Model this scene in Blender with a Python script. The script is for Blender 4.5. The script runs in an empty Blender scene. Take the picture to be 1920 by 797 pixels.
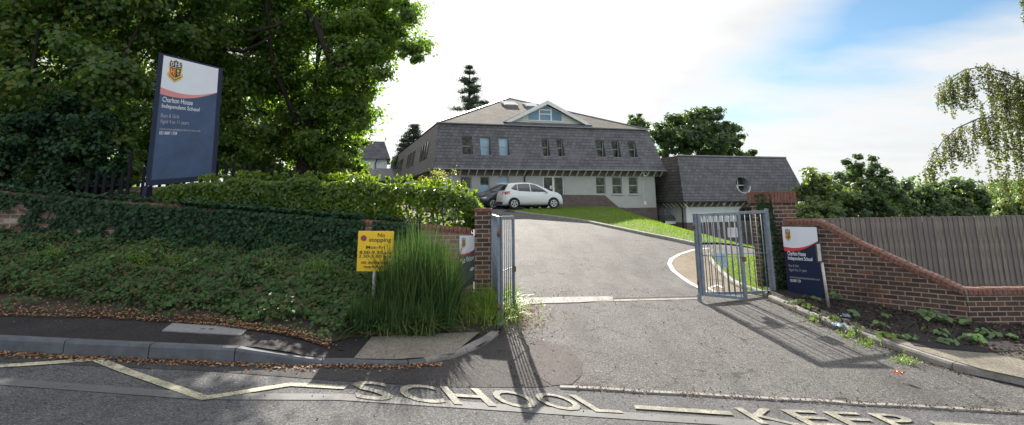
import bpy, bmesh, math, random
import numpy as np
from mathutils import Vector, Matrix
random.seed(7); RNG = np.random.default_rng(7)
R = math.radians
C = bpy.context.scene.collection
sc = bpy.context.scene

# ---------------------------------------------------------------- camera
F, CX, CY, PITCH, ROLL, H = 1060., 960., 182., R(11), 0.0115, 1.75
cp, sp = math.cos(PITCH), math.sin(PITCH)
FWD = Vector((0, cp, sp)); UP0 = Vector((0, -sp, cp)); R0 = Vector((1, 0, 0))
cr, sr = math.cos(ROLL), math.sin(ROLL)
RT = R0 * cr - UP0 * sr; UP = UP0 * cr + R0 * sr
EYE = Vector((0, 0, H))
cd = bpy.data.cameras.new('camera'); cam = bpy.data.objects.new('camera', cd); C.objects.link(cam)
M4 = Matrix((RT, UP, -FWD)).transposed().to_4x4(); M4.translation = EYE
cam.matrix_world = M4
cd.sensor_width = 36; cd.lens = F / 1920 * 36; cd.shift_y = -(398.5 - CY) / 1920; cd.clip_end = 6000; cd.clip_start = .05
sc.camera = cam

def ray(x, y): return RT * (x - CX) + UP * (CY - y) + FWD * F
def at(px, py, Y):
    d = ray(px, py); return EYE + d * (Y / d.y)
def zat(px, py, Y): return at(px, py, Y).z
def clamp(t, a=0., b=1.): return min(b, max(a, t))
def ss(a, b, t):
    t = clamp((t - a) / (b - a)); return t * t * (3 - 2 * t)
YAW = R(17.8); CA, SA = math.cos(YAW), math.sin(YAW)
def uv(x, y): return x * CA + y * SA, -x * SA + y * CA
def xy(u, v): return u * CA - v * SA, u * SA + v * CA
def Z(x, y):
    u, v = uv(x, y)
    g = -0.05 * clamp(x, -14, 14) * (1 - ss(9, 20, v)) + 0.06 * max(0, min(y, 11.5) - 6)
    a = 0.064 * max(0, min(v, 31.5) - 11)
    if v > 11:
        b = -0.055 * (min(v, 36) - 11)
        t = ss(9 + (v - 11) * .33, 14 + (v - 11) * .45, u) * ss(11, 15, v)
        a = a * (1 - t) + b * t
    return g + a
def hit(px, py, off=0.):
    d = ray(px, py); d = d / d.y; y = 2.
    while y < 140:
        p = EYE + d * y
        if p.z < Z(p.x, p.y) + off:
            lo, hi = y - .1, y
            for _ in range(18):
                m = (lo + hi) / 2; p = EYE + d * m
                if p.z < Z(p.x, p.y) + off: hi = m
                else: lo = m
            return EYE + d * hi
        y += .1
    return EYE + d * 140
def hxy(px, py, off=0.):
    p = hit(px, py, off); return (p.x, p.y)

# ---------------------------------------------------------------- object helpers
def tag(o, label=None, cat=None, group=None, kind=None):
    if label: o['label'] = label
    if cat: o['category'] = cat
    if group: o['group'] = group
    if kind: o['kind'] = kind
    return o
def empty(name, loc, rz=0., label=None, cat=None, group=None, kind='thing'):
    o = bpy.data.objects.new(name, None); C.objects.link(o); o.location = loc; o.rotation_euler = (0, 0, rz)
    o.empty_display_size = .2
    return tag(o, label, cat, group, kind)
def link(name, me, mat=None, parent=None, smooth=False):
    o = bpy.data.objects.new(name, me); C.objects.link(o)
    if mat: me.materials.append(mat)
    if parent is not None: o.parent = parent
    if smooth: me.polygons.foreach_set('use_smooth', [True] * len(me.polygons))
    return o
class MB:
    def __init__(s): s.v = []; s.f = []
    def add(s, vs, fs):
        b = len(s.v); s.v += [tuple(v) for v in vs]; s.f += [tuple(b + i for i in f) for f in fs]; return s
    def box(s, x0, y0, z0, x1, y1, z1):
        return s.add([(x0, y0, z0), (x1, y0, z0), (x1, y1, z0), (x0, y1, z0), (x0, y0, z1), (x1, y0, z1), (x1, y1, z1), (x0, y1, z1)],
                     [(0, 3, 2, 1), (4, 5, 6, 7), (0, 1, 5, 4), (1, 2, 6, 5), (2, 3, 7, 6), (3, 0, 4, 7)])
    def bar(s, a, b, w, h=None, up=(0, 0, 1)):
        a, b = Vector(a), Vector(b); h = h or w; d = (b - a).normalized(); u = Vector(up)
        if abs(d.dot(u)) > .98: u = Vector((0, 1, 0)) if abs(d.y) < .9 else Vector((1, 0, 0))
        r = d.cross(u).normalized(); u = r.cross(d).normalized()
        q = [a + r * (i * w / 2) + u * (j * h / 2) for i, j in ((-1, -1), (1, -1), (1, 1), (-1, 1))]
        q += [p + (b - a) for p in q]
        return s.add(q, [(0, 1, 2, 3), (7, 6, 5, 4), (0, 4, 5, 1), (1, 5, 6, 2), (2, 6, 7, 3), (3, 7, 4, 0)])
    def tube(s, pts, rad, n=8, cap=True):
        pts = [Vector(p) for p in pts]; b = len(s.v); prev = None
        for i, p in enumerate(pts):
            d = (pts[min(i + 1, len(pts) - 1)] - pts[max(i - 1, 0)]).normalized()
            if prev is None: r = d.cross(Vector((0, 0, 1)) if abs(d.z) < .9 else Vector((1, 0, 0))).normalized()
            else: r = (prev - d * prev.dot(d)).normalized()
            prev = r; u = d.cross(r); q = rad[i] if hasattr(rad, '__len__') else rad
            for k in range(n):
                a = 2 * math.pi * k / n; s.v.append(tuple(p + (r * math.cos(a) + u * math.sin(a)) * q))
        for i in range(len(pts) - 1):
            for k in range(n):
                k2 = (k + 1) % n; s.f.append((b + i * n + k, b + i * n + k2, b + (i + 1) * n + k2, b + (i + 1) * n + k))
        if cap:
            s.f.append(tuple(b + k for k in range(n))[::-1]); s.f.append(tuple(b + (len(pts) - 1) * n + k for k in range(n)))
        return s
    def prism(s, poly, dvec):      # planar polygon pushed along dvec
        n = len(poly); d = Vector(dvec); q = [Vector(p) for p in poly]
        return s.add(q + [p + d for p in q], [tuple(range(n))[::-1], tuple(range(n, 2 * n))] + [(i, (i + 1) % n, n + (i + 1) % n, n + i) for i in range(n)])
    def build(s, name, mat, parent=None, smooth=False, bevel=0):
        me = bpy.data.meshes.new(name); me.from_pydata(s.v, [], s.f); me.update()
        bm = bmesh.new(); bm.from_mesh(me)
        if bevel: bmesh.ops.bevel(bm, geom=bm.edges[:], offset=bevel, segments=1, affect='EDGES', clamp_overlap=True)
        bmesh.ops.recalc_face_normals(bm, faces=bm.faces); bm.to_mesh(me); bm.free()
        return link(name, me, mat, parent, smooth)

def sheet(name, poly, off, mat, step=.6, parent=None, zf=None):
    """a polygon in plan, cut into cells and laid on the ground"""
    bm = bmesh.new(); f = bm.faces.new([bm.verts.new((p[0], p[1], 0)) for p in poly])
    bmesh.ops.triangulate(bm, faces=[f])
    xs = [p[0] for p in poly]; ys = [p[1] for p in poly]
    for ax, lo, hi in ((0, min(xs), max(xs)), (1, min(ys), max(ys))):
        t = math.floor(lo / step) * step + step
        while t < hi:
            co = (t, 0, 0) if ax == 0 else (0, t, 0); no = (1, 0, 0) if ax == 0 else (0, 1, 0)
            bmesh.ops.bisect_plane(bm, geom=bm.verts[:] + bm.edges[:] + bm.faces[:], plane_co=co, plane_no=no); t += step
    for v in bm.verts: v.co.z = (zf or Z)(v.co.x, v.co.y) + off
    for f in bm.faces:
        if f.normal.z < 0: f.normal_flip()
    bm.normal_update()
    for f in bm.faces:
        if f.normal.z < 0: f.normal_flip()
    me = bpy.data.meshes.new(name); bm.to_mesh(me); bm.free()
    return link(name, me, mat, parent, True)
def ribbon(pts, w):
    """plan outline of a line of width w"""
    L, Rr = [], []
    for i, p in enumerate(pts):
        a = Vector(pts[max(i - 1, 0)]); b = Vector(pts[min(i + 1, len(pts) - 1)]); p = Vector(p)
        if 0 < i < len(pts) - 1:
            d1 = (p - a).normalized(); d2 = (b - p).normalized(); n1 = Vector((-d1.y, d1.x)); n2 = Vector((-d2.y, d2.x))
            n = (n1 + n2).normalized(); n = n / max(.35, n.dot(n1))
        else:
            d = (b - a).normalized(); n = Vector((-d.y, d.x))
        L.append(p + n * w / 2); Rr.append(p - n * w / 2)
    return [tuple(p) for p in L] + [tuple(p) for p in reversed(Rr)]

# ---------------------------------------------------------------- materials
class NT:
    def __init__(s, name):
        s.m = bpy.data.materials.new(name); s.m.use_nodes = True; s.t = s.m.node_tree; s.t.nodes.clear()
        s.out = s.n('ShaderNodeOutputMaterial')
    def n(s, typ, **kw):
        nd = s.t.nodes.new(typ)
        for k, v in kw.items():
            if k.startswith('i_'):
                nd.inputs[k[2:].replace('_', ' ')].default_value = v
            else: setattr(nd, k, v)
        return nd
    def l(s, a, b): s.t.links.new(a, b)
def rgb(c): return (c[0], c[1], c[2], 1)
def noise(T, vec, scale, detail=3, rough=.6):
    n = T.n('ShaderNodeTexNoise'); n.inputs['Scale'].default_value = scale; n.inputs['Detail'].default_value = detail; n.inputs['Roughness'].default_value = rough
    T.l(vec, n.inputs['Vector']); return n.outputs['Fac']
def ramp(T, fac, stops):
    r = T.n('ShaderNodeValToRGB'); e = r.color_ramp.elements
    while len(e) < len(stops): e.new(.5)
    for i, (p, c) in enumerate(stops): e[i].position = p; e[i].color = rgb(c) if hasattr(c, '__len__') else (c, c, c, 1)
    T.l(fac, r.inputs['Fac']); return r.outputs['Color']
def mixc(T, fac, a, b, mode='MIX'):
    m = T.n('ShaderNodeMix', data_type='RGBA', blend_type=mode)
    for sk, v in ((m.inputs['Factor'], fac), (m.inputs[6], a), (m.inputs[7], b)):
        if hasattr(v, 'is_linked'): T.l(v, sk)
        elif hasattr(v, '__len__'): sk.default_value = rgb(v)
        else: sk.default_value = v
    return m.outputs[2]
def mth(T, op, a, b=None, c=None):
    m = T.n('ShaderNodeMath', operation=op)
    for i, v in enumerate((a, b, c)):
        if v is None: continue
        if hasattr(v, 'is_linked'): T.l(v, m.inputs[i])
        else: m.inputs[i].default_value = v
    return m.outputs[0]
def principled(T, col, rough=.8, metal=0., spec=.5, bump=None, bstr=.3, bdist=.01, coat=0.):
    p = T.n('ShaderNodeBsdfPrincipled'); p.inputs['Metallic'].default_value = metal
    if hasattr(rough, 'is_linked'): T.l(rough, p.inputs['Roughness'])
    else: p.inputs['Roughness'].default_value = rough
    p.inputs['Specular IOR Level'].default_value = spec; p.inputs['Coat Weight'].default_value = coat
    if hasattr(col, 'is_linked'): T.l(col, p.inputs['Base Color'])
    else: p.inputs['Base Color'].default_value = rgb(col)
    if bump is not None:
        b = T.n('ShaderNodeBump'); b.inputs['Strength'].default_value = bstr; b.inputs['Distance'].default_value = bdist
        T.l(bump, b.inputs['Height']); T.l(b.outputs[0], p.inputs['Normal'])
    T.l(p.outputs[0], T.out.inputs['Surface']); return p
def objvec(T): return T.n('ShaderNodeTexCoord').outputs['Object']
def plain(name, col, rough=.6, metal=0., var=.25, scale=6., bstr=.15, spec=.5, coat=0., dirt=None):
    T = NT(name); v = objvec(T); n = noise(T, v, scale, 5)
    n2 = noise(T, v, scale * 9, 3)
    a = tuple(c * (1 - var) for c in col); b = tuple(min(.95, c * (1 + var)) for c in col)
    c = ramp(T, n, [(.3, a), (.7, b)])
    if dirt: c = mixc(T, ramp(T, n2, [(.55, 0.), (.75, .7)]), c, dirt)
    principled(T, c, rough, metal, spec, n2, bstr, .004, coat); return T.m
def asphalt(name, base, light, grit=.5, crack=0):
    T = NT(name); v = objvec(T)
    g = noise(T, v, 62, 3, .85); g2 = noise(T, v, 30, 4, .8); big = noise(T, v, .55, 6, .62); mid = noise(T, v, 3.2, 5, .6)
    c = ramp(T, big, [(.32, base), (.68, light)])
    c = mixc(T, mth(T, 'MULTIPLY', ramp(T, mid, [(.35, 0.), (.65, 1.)]), .45), c, tuple(x * .62 for x in base))
    c = mixc(T, ramp(T, g, [(.5, 0.), (.62, grit)]), c, tuple(min(.8, x * 2.8 + .05) for x in light))
    c = mixc(T, ramp(T, g2, [(.34, .85), (.5, 0.)]), c, tuple(x * .3 for x in base))
    vo = T.n('ShaderNodeTexVoronoi', feature='DISTANCE_TO_EDGE'); vo.inputs['Scale'].default_value = .62
    wv = T.n('ShaderNodeVectorMath', operation='ADD'); nz = T.n('ShaderNodeTexNoise'); nz.inputs['Scale'].default_value = 1.7; nz.inputs['Detail'].default_value = 6; T.l(v, nz.inputs['Vector'])
    T.l(v, wv.inputs[0]); T.l(nz.outputs['Color'], wv.inputs[1]); T.l(wv.outputs[0], vo.inputs['Vector'])
    ck = mth(T, 'MULTIPLY', ramp(T, vo.outputs['Distance'], [(.0, 1.), (.013 if crack else .008, 0.)]), ramp(T, mid, [(.44, 0.), (.54, .85)] if crack else [(.5, 0.), (.6, .8)]))
    c = mixc(T, ck, c, (.02, .018, .016))
    mp2 = T.n('ShaderNodeMapping'); mp2.inputs['Scale'].default_value = (1.6, .28, 1); mp2.inputs['Rotation'].default_value = (0, 0, .12); T.l(v, mp2.inputs[0]); st = noise(T, mp2.outputs[0], 1.3, 5, .6)
    c = mixc(T, ramp(T, st, [(.48, 0.), (.66, .38)]), c, tuple(x * .55 for x in base)); sp = noise(T, v, 7.5, 2, .5); c = mixc(T, ramp(T, sp, [(.70, 0.), (.76, .5)]), c, tuple(x * .4 for x in base))
    h = mth(T, 'ADD', g, mth(T, 'MULTIPLY', g2, .6))
    principled(T, c, ramp(T, g, [(.3, .98), (.8, .75)]), 0, .2, h, .8, .012); return T.m
def brickmat(name, c1, c2, mortar, bw=.225, rh=.075, ms=.009, freq=2, extra=None, sloped=False, bump=.6, rough=.85, off=.5, stain=None):
    T = NT(name); v = objvec(T); s = T.n('ShaderNodeSeparateXYZ'); T.l(v, s.inputs[0])
    cmb = T.n('ShaderNodeCombineXYZ')
    T.l(mth(T, 'ADD', s.outputs[0], s.outputs[1]) if not sloped else s.outputs[0], cmb.inputs[0]); T.l(s.outputs[2], cmb.inputs[1])
    b = T.n('ShaderNodeTexBrick', offset=off, squash=1.); b.offset_frequency = freq
    for k, x in (('Scale', 1.), ('Mortar Size', ms), ('Mortar Smooth', .15), ('Bias', 0.), ('Brick Width', bw), ('Row Height', rh)): b.inputs[k].default_value = x
    b.inputs['Color1'].default_value = (0, 0, 0, 1); b.inputs['Color2'].default_value = (1, 1, 1, 1); b.inputs['Mortar'].default_value = (.5, .5, .5, 1)
    wob = T.n('ShaderNodeVectorMath', operation='MULTIPLY_ADD'); nz = T.n('ShaderNodeTexNoise'); nz.inputs['Scale'].default_value = 9; T.l(v, nz.inputs['Vector'])
    T.l(nz.outputs['Color'], wob.inputs[0]); wob.inputs[1].default_value = (rh * .07,) * 3; T.l(cmb.outputs[0], wob.inputs[2]); T.l(wob.outputs[0], b.inputs['Vector'])
    st = [(0., c1), (1., c2)] if not extra else [(0., c1), (.62, c2), (.86, c2), (.9, extra)]
    c = ramp(T, b.outputs['Color'], st)
    n = noise(T, v, 22, 5, .7); n2 = noise(T, v, 1.1, 5, .65)
    c = mixc(T, ramp(T, n, [(.3, .5), (.6, 0.)]), c, tuple(x * .45 for x in c1))
    mo = mixc(T, ramp(T, n, [(.3, 0.), (.7, 1.)]), tuple(x * .6 for x in mortar), mortar)
    c = mixc(T, b.outputs['Fac'], c, mo)
    c = mixc(T, ramp(T, n2, [(.5, 0.), (.72, .55)]), c, stain or tuple(x * .5 for x in c1))
    hgt = mth(T, 'SUBTRACT', mth(T, 'MULTIPLY', n, .35), b.outputs['Fac'])
    principled(T, c, rough, 0, .3, hgt, bump, .012); return T.m
def leafmat(name, cols, trans=.45, rough=.45, tcol=None, spec=.5):
    T = NT(name); g = T.n('ShaderNodeNewGeometry'); v = objvec(T)
    rnd = g.outputs['Random Per Island']; big = noise(T, v, .9, 3)
    f = mth(T, 'ADD', mth(T, 'MULTIPLY', rnd, .72), mth(T, 'MULTIPLY', mth(T, 'SUBTRACT', big, .35), .9))
    n = len(cols); c = ramp(T, f, [(i / (n - 1) * .95 + .02, k) for i, k in enumerate(cols)])
    p = T.n('ShaderNodeBsdfPrincipled'); p.inputs['Roughness'].default_value = rough; p.inputs['Specular IOR Level'].default_value = spec; T.l(c, p.inputs['Base Color'])
    tr = T.n('ShaderNodeBsdfTranslucent'); tc = mixc(T, 1., c, tcol or (2.3, 2.6, .9), 'MULTIPLY'); T.l(tc, tr.inputs['Color'])
    mx = T.n('ShaderNodeMixShader'); mx.inputs[0].default_value = trans; T.l(p.outputs[0], mx.inputs[1]); T.l(tr.outputs[0], mx.inputs[2]); T.l(mx.outputs[0], T.out.inputs['Surface'])
    return T.m
def barkmat(name, a, b):
    T = NT(name); v = objvec(T); mp = T.n('ShaderNodeMapping'); mp.inputs['Scale'].default_value = (1, 1, .22); T.l(v, mp.inputs[0])
    n = noise(T, mp.outputs[0], 14, 6, .7); principled(T, ramp(T, n, [(.3, a), (.7, b)]), .95, 0, .2, n, 1., .03); return T.m

M = {}
M['road'] = asphalt('road_asphalt', (.075, .075, .08), (.105, .105, .108), .55)
M['dark_asphalt'] = asphalt('dark_asphalt', (.05, .046, .047), (.07, .064, .063), .3)
M['drive'] = asphalt('drive_asphalt', (.074, .072, .071), (.128, .122, .118), .6, crack=1)
M['patch'] = asphalt('patch_asphalt', (.085, .072, .07), (.105, .09, .086), .25)
M['pave'] = asphalt('pavement_asphalt', (.026, .023, .025), (.036, .032, .034), .2)
M['paving'] = asphalt('paving_concrete', (.19, .17, .14), (.27, .245, .20), .25)
M['path'] = asphalt('path_buff', (.17, .135, .095), (.24, .195, .14), .3)
M['concrete'] = plain('concrete', (.26, .255, .24), .9, var=.3, scale=7, bstr=.5, dirt=(.1, .09, .08))
M['kerb'] = plain('kerb_stone', (.085, .093, .108), .85, var=.3, scale=5, bstr=.5, dirt=(.06, .06, .06))
M['kerb_light'] = plain('kerb_worn_stone', (.22, .205, .19), .85, var=.35, scale=5, bstr=.5, dirt=(.1, .09, .08))
M['slab'] = plain('cover_concrete', (.2, .2, .2), .85, var=.2, scale=25, bstr=.4)
M['soil'] = plain('soil', (.013, .010, .009), 1., var=.5, scale=18, bstr=1.)
M['earth'] = plain('leafy_earth', (.038, .029, .021), 1., var=.5, scale=9, bstr=1.)
M['turf'] = plain('turf', (.075, .115, .02), 1., var=.35, scale=3, bstr=1.)
M['farland'] = plain('far_ground', (.055, .075, .03), 1., var=.3, scale=.1)
def paint(name, col, wear=.55):
    T = NT(name); v = objvec(T); g = noise(T, v, 60, 3, .8); b = noise(T, v, 5, 6, .75)
    f = mth(T, 'ADD', mth(T, 'MULTIPLY', g, .6), mth(T, 'MULTIPLY', b, .5))
    c = mixc(T, ramp(T, f, [(wear, 0.), (wear + .1, .8)]), col, (.09, .088, .085)); principled(T, c, .8, 0, .3, g, .6, .006); return T.m
M['yellow_line'] = paint('yellow_line_paint', (.52, .485, .335), .5)
M['yellow_letters'] = paint('yellow_letter_paint', (.40, .37, .28), .46)
M['white_line'] = paint('white_line_paint', (.62, .62, .6), .62)
M['worn'] = paint('worn_pale_strip', (.125, .13, .135), .5)
BR1, BR2, BRX = (.055, .034, .029), (.115, .066, .05), (.19, .085, .056)
M['brick'] = brickmat('red_brown_brick', BR1, BR2, (.33, .29, .245), extra=BRX)
M['brick_old'] = brickmat('weathered_brick', (.16, .10, .08), (.30, .17, .13), (.4, .37, .33), extra=(.42, .35, .3), stain=(.36, .34, .32), bump=.9)
M['brick_left'] = brickmat('old_red_brick', (.15, .06, .045), (.25, .11, .085), (.33, .3, .27), stain=(.08, .06, .05), bump=.9)
M['coping'] = plain('coping_brick', (.16, .07, .05), .9, var=.45, scale=16, bstr=.8, dirt=(.32, .27, .24))
M['plinth'] = brickmat('plinth_brick', (.10, .075, .07), (.17, .125, .115), (.22, .2, .19))
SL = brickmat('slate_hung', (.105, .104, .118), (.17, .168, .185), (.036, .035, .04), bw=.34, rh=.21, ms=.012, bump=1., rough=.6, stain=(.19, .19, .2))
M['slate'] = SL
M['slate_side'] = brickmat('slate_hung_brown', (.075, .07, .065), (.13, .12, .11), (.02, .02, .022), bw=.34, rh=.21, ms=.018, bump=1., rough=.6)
M['slate_flat'] = brickmat('roof_slate', (.10, .09, .08), (.21, .19, .165), (.03, .027, .024), bw=.34, rh=.16, ms=.02, bump=1.6, rough=.95, sloped=False)
M['render'] = plain('pale_render', (.40, .41, .40), .9, var=.08, scale=1.5, bstr=.3)
M['render_white'] = plain('white_render', (.62, .67, .68), .9, var=.06, scale=1.5, bstr=.2)
M['soffit'] = plain('soffit_boards', (.17, .14, .11), .8, var=.2)
M['bracket'] = plain('bracket_paint', (.82, .78, .66), .7, var=.2)
M['lead'] = plain('lead_flashing', (.22, .23, .25), .5, var=.2, scale=3)
M['pvc_black'] = plain('black_plastic', (.02, .02, .024), .4, var=.2)
M['white_paint'] = plain('white_paint', (.72, .73, .72), .5, var=.08, scale=3)
M['frame'] = plain('window_frame_paint', (.42, .43, .40), .5, var=.1, scale=3)
M['weatherboard'] = plain('white_boarding', (.62, .62, .58), .6, var=.1, scale=3)
def glassmat(name, a, b, rough=.06, metal=.0, scale=2.):
    T = NT(name); v = objvec(T); n = noise(T, v, scale, 4, .6); principled(T, ramp(T, n, [(.42, a), (.58, b)]), rough, metal, .28, noise(T, v, .8, 2), .05, .02); return T.m
M['glass'] = glassmat('dark_window_glass', (.012, .016, .016), (.07, .085, .05), .12, scale=3.5)  # olive blotches in the base colour imitate trees reflected in the panes
M['glass_blind'] = glassmat('window_glass_with_blind', (.30, .45, .58), (.36, .52, .66), .15, scale=.6)  # nearly even pale blue over the whole pane
M['glass_blue'] = glassmat('gable_glass', (.10, .20, .30), (.15, .27, .38), .1, scale=.6)
M['glass_sky'] = glassmat('skylight_glass', (.4, .42, .44), (.5, .52, .54), .2, .3)
M['galv'] = plain('galvanised_steel', (.17, .205, .25), .5, .25, var=.3, scale=9, bstr=.25, dirt=(.15, .13, .12))
M['galv_light'] = plain('galvanised_post', (.42, .41, .38), .5, .4, var=.3, scale=9)
M['rust'] = plain('rusty_hinge', (.16, .09, .05), .8, .3, var=.4, scale=30)
M['navy'] = plain('navy_panel', (.010, .018, .05), .5, var=.15, scale=2, bstr=.0, spec=.25)
M['navy_soft'] = plain('faded_navy_panel', (.035, .066, .14), .4, var=.35, scale=2.2, bstr=.0, spec=.35, dirt=(.05, .075, .12))
M['grey_panel'] = plain('grey_panel', (.06, .065, .09), .4, var=.1, bstr=0.)
M['panel_white'] = plain('panel_white', (.66, .68, .74), .4, var=.05, scale=2, bstr=0.)
M['panel_red'] = plain('panel_red', (.55, .04, .055), .4, var=.1, bstr=0.)
M['panel_pink'] = plain('panel_pale_red', (.62, .22, .22), .4, var=.1, bstr=0.)
M['ink_white'] = plain('lettering_white', (.72, .74, .78), .5, var=.04, bstr=0.)
M['ink_grey'] = plain('lettering_grey', (.33, .36, .42), .5, var=.04, bstr=0.)
M['ink_black'] = plain('lettering_black', (.03, .025, .015), .6, var=.1, bstr=0.)
M['yellow_sign'] = plain('yellow_sign_face', (.78, .50, .012), .45, var=.07, scale=6, bstr=0., dirt=(.62, .42, .05))
M['gold'] = plain('crest_gold', (.62, .42, .06), .5, var=.2, scale=30, bstr=0.)
M['crest_red'] = plain('crest_red', (.42, .03, .02), .5, var=.1, bstr=0.)
M['crest_black'] = plain('crest_black', (.012, .012, .016), .5, var=.1, bstr=0.)
M['crest_blue'] = plain('crest_blue', (.012, .02, .07), .5, var=.1, bstr=0.)
M['purple'] = plain('faded_emblem_purple', (.16, .05, .13), .6, var=.3, scale=40, bstr=0.)
M['rail_black'] = plain('black_railing_paint', (.008, .009, .013), .7, var=.2, spec=.15)
def woodmat():
    T = NT('weathered_fence_wood'); v = objvec(T); g = T.n('ShaderNodeNewGeometry'); oi = T.n('ShaderNodeObjectInfo')
    mp = T.n('ShaderNodeMapping'); mp.inputs['Scale'].default_value = (1, 1, .06); T.l(v, mp.inputs[0])
    n = noise(T, mp.outputs[0], 70, 5, .7); n2 = noise(T, v, 3, 4)
    c = ramp(T, n, [(.34, (.08, .068, .06)), (.64, (.32, .28, .245))])
    c = mixc(T, mth(T, 'MULTIPLY', oi.outputs['Random'], .75), c, (.14, .13, .13))
    c = mixc(T, ramp(T, n2, [(.5, 0.), (.75, .45)]), c, (.10, .105, .075)); principled(T, c, .9, 0, .2, n, .6, .006); return T.m
M['wood'] = woodmat()
M['bark'] = barkmat('tree_bark', (.014, .011, .009), (.05, .04, .032))
M['bark_birch'] = barkmat('birch_bark', (.06, .04, .04), (.3, .28, .25))
M['twig'] = plain('twig_bark', (.09, .06, .045), .9, var=.3)
M['leaf_oak'] = leafmat('oak_leaves', [(.055, .10, .036), (.09, .145, .044), (.12, .185, .048), (.19, .22, .05)], .58)
M['leaf_maple'] = leafmat('maple_leaves', [(.052, .10, .046), (.08, .14, .056), (.10, .16, .052), (.24, .22, .06)], .55)
M['leaf_ivy'] = leafmat('ivy_leaves', [(.008, .026, .016), (.016, .045, .022), (.026, .065, .026), (.05, .095, .035)], .15, .6, None, .2)
M['leaf_bank'] = leafmat('bank_ivy_leaves', [(.010, .030, .012), (.02, .055, .018), (.034, .085, .024), (.085, .055, .03), (.05, .115, .03), (.045, .10, .028), (.12, .18, .045)], .2, .6, None, .2)
M['leaf_laurel'] = leafmat('laurel_leaves', [(.035, .08, .022), (.065, .13, .03), (.11, .185, .038), (.21, .27, .05)], .55, .32, (2.7, 2.4, .5))
M['leaf_flower'] = leafmat('flowering_shrub_leaves', [(.09, .11, .04), (.18, .18, .08), (.5, .45, .3)], .35)
M['leaf_far'] = leafmat('far_tree_leaves', [(.04, .068, .038), (.065, .10, .05), (.10, .14, .062)], .42)
M['leaf_far2'] = leafmat('far_pale_tree_leaves', [(.08, .115, .06), (.13, .17, .075), (.2, .23, .10)], .45)
M['leaf_fir'] = leafmat('conifer_needles', [(.025, .045, .032), (.05, .075, .045)], .2)
M['leaf_birch'] = leafmat('birch_leaves', [(.05, .035, .035), (.06, .06, .035), (.085, .10, .035), (.13, .15, .04), (.2, .19, .05)], .4)
M['grass'] = leafmat('lawn_blades', [(.07, .13, .018), (.115, .185, .024), (.19, .25, .045)], .5, .6, (1.9, 2., .4))
M['reed'] = leafmat('long_grass_blades', [(.030, .070, .030), (.052, .105, .038), (.08, .14, .045), (.22, .21, .11)], .22, .9, (1.4, 1.6, .8), .0)
M['weed'] = leafmat('weed_leaves', [(.06, .11, .03), (.10, .17, .03), (.20, .22, .04)], .4)
M['weed_pale'] = leafmat('pale_weed_leaves', [(.05, .10, .035), (.09, .17, .055), (.14, .22, .08)], .35)
M['dead'] = leafmat('dead_leaves', [(.13, .065, .035), (.24, .13, .07), (.36, .21, .12), (.42, .3, .16)], .15, .8, (1, .8, .6))
M['mulch_chips'] = leafmat('mulch_chips', [(.012, .009, .008), (.03, .02, .015), (.06, .036, .026), (.16, .10, .07)], .0, .9)
M['debris'] = leafmat('debris_bits', [(.035, .025, .018), (.1, .07, .045), (.25, .19, .13)], .0, .9)
M['tyre'] = plain('tyre_rubber', (.015, .015, .016), .8, var=.2)
M['alloy'] = plain('wheel_alloy', (.55, .56, .58), .3, .7, var=.1)
M['car_white'] = plain('white_car_paint', (.68, .69, .72), .25, 0, var=.03, bstr=0., coat=.8)
M['car_navy'] = plain('dark_car_paint', (.02, .023, .032), .22, .2, var=.1, bstr=0., coat=.8)
M['car_glass'] = plain('car_glass', (.02, .03, .04), .05, 0, var=.3, scale=3, bstr=0., spec=1.)
M['tail_red'] = plain('tail_light_red', (.35, .01, .015), .15, 0, var=.1, bstr=0., coat=1.)
M['plate'] = plain('number_plate', (.6, .5, .12), .5, var=.05)
M['orange'] = plain('orange_wrapper', (.7, .13, .03), .4, var=.2, scale=30)
M['plastic_blue'] = plain('pale_blue_plastic', (.25, .32, .45), .3, var=.3, scale=20)
M['poster_blue'] = plain('pale_blue_poster', (.42, .55, .62), .5, var=.2, scale=15, bstr=0.)
M['poster_white'] = plain('white_poster', (.66, .62, .6), .6, var=.06, bstr=0.)
# ---------------------------------------------------------------- foliage builders
def leaves(name, P, size, mat, parent=None, N=None, aspect=.6, fold=.15, spread=1.):
    """P (n,3) centres, size scalar or (n,), N preferred normals"""
    P = np.asarray(P, float); n = len(P)
    size = np.broadcast_to(np.asarray(size, float), (n,)) * RNG.uniform(.7, 1.3, n)
    nn = RNG.normal(size=(n, 3))
    nn /= np.linalg.norm(nn, axis=1)[:, None]
    if N is not None: nn = np.asarray(N) + nn * spread
    nn /= np.linalg.norm(nn, axis=1)[:, None] + 1e-9
    t = np.cross(nn, RNG.normal(size=(n, 3))); t /= np.linalg.norm(t, axis=1)[:, None] + 1e-9
    b = np.cross(nn, t)
    L = size[:, None]; W = L * aspect
    v = np.empty((n, 4, 3)); v[:, 0] = P - t * L / 2; v[:, 2] = P + t * L / 2
    v[:, 1] = P + b * W / 2 + nn * L * fold + t * L * .05; v[:, 3] = P - b * W / 2 + nn * L * fold + t * L * .05
    return quads(name, v, mat, parent)
def quads(name, v, mat, parent=None):
    n = len(v); me = bpy.data.meshes.new(name)
    me.vertices.add(n * 4); me.vertices.foreach_set('co', v.reshape(-1)); me.loops.add(n * 4); me.loops.foreach_set('vertex_index', np.arange(n * 4, dtype=np.int32))
    me.polygons.add(n); me.polygons.foreach_set('loop_start', np.arange(n, dtype=np.int32) * 4); me.polygons.foreach_set('loop_total', np.full(n, 4, dtype=np.int32))
    me.update(calc_edges=True); return link(name, me, mat, parent)
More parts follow.
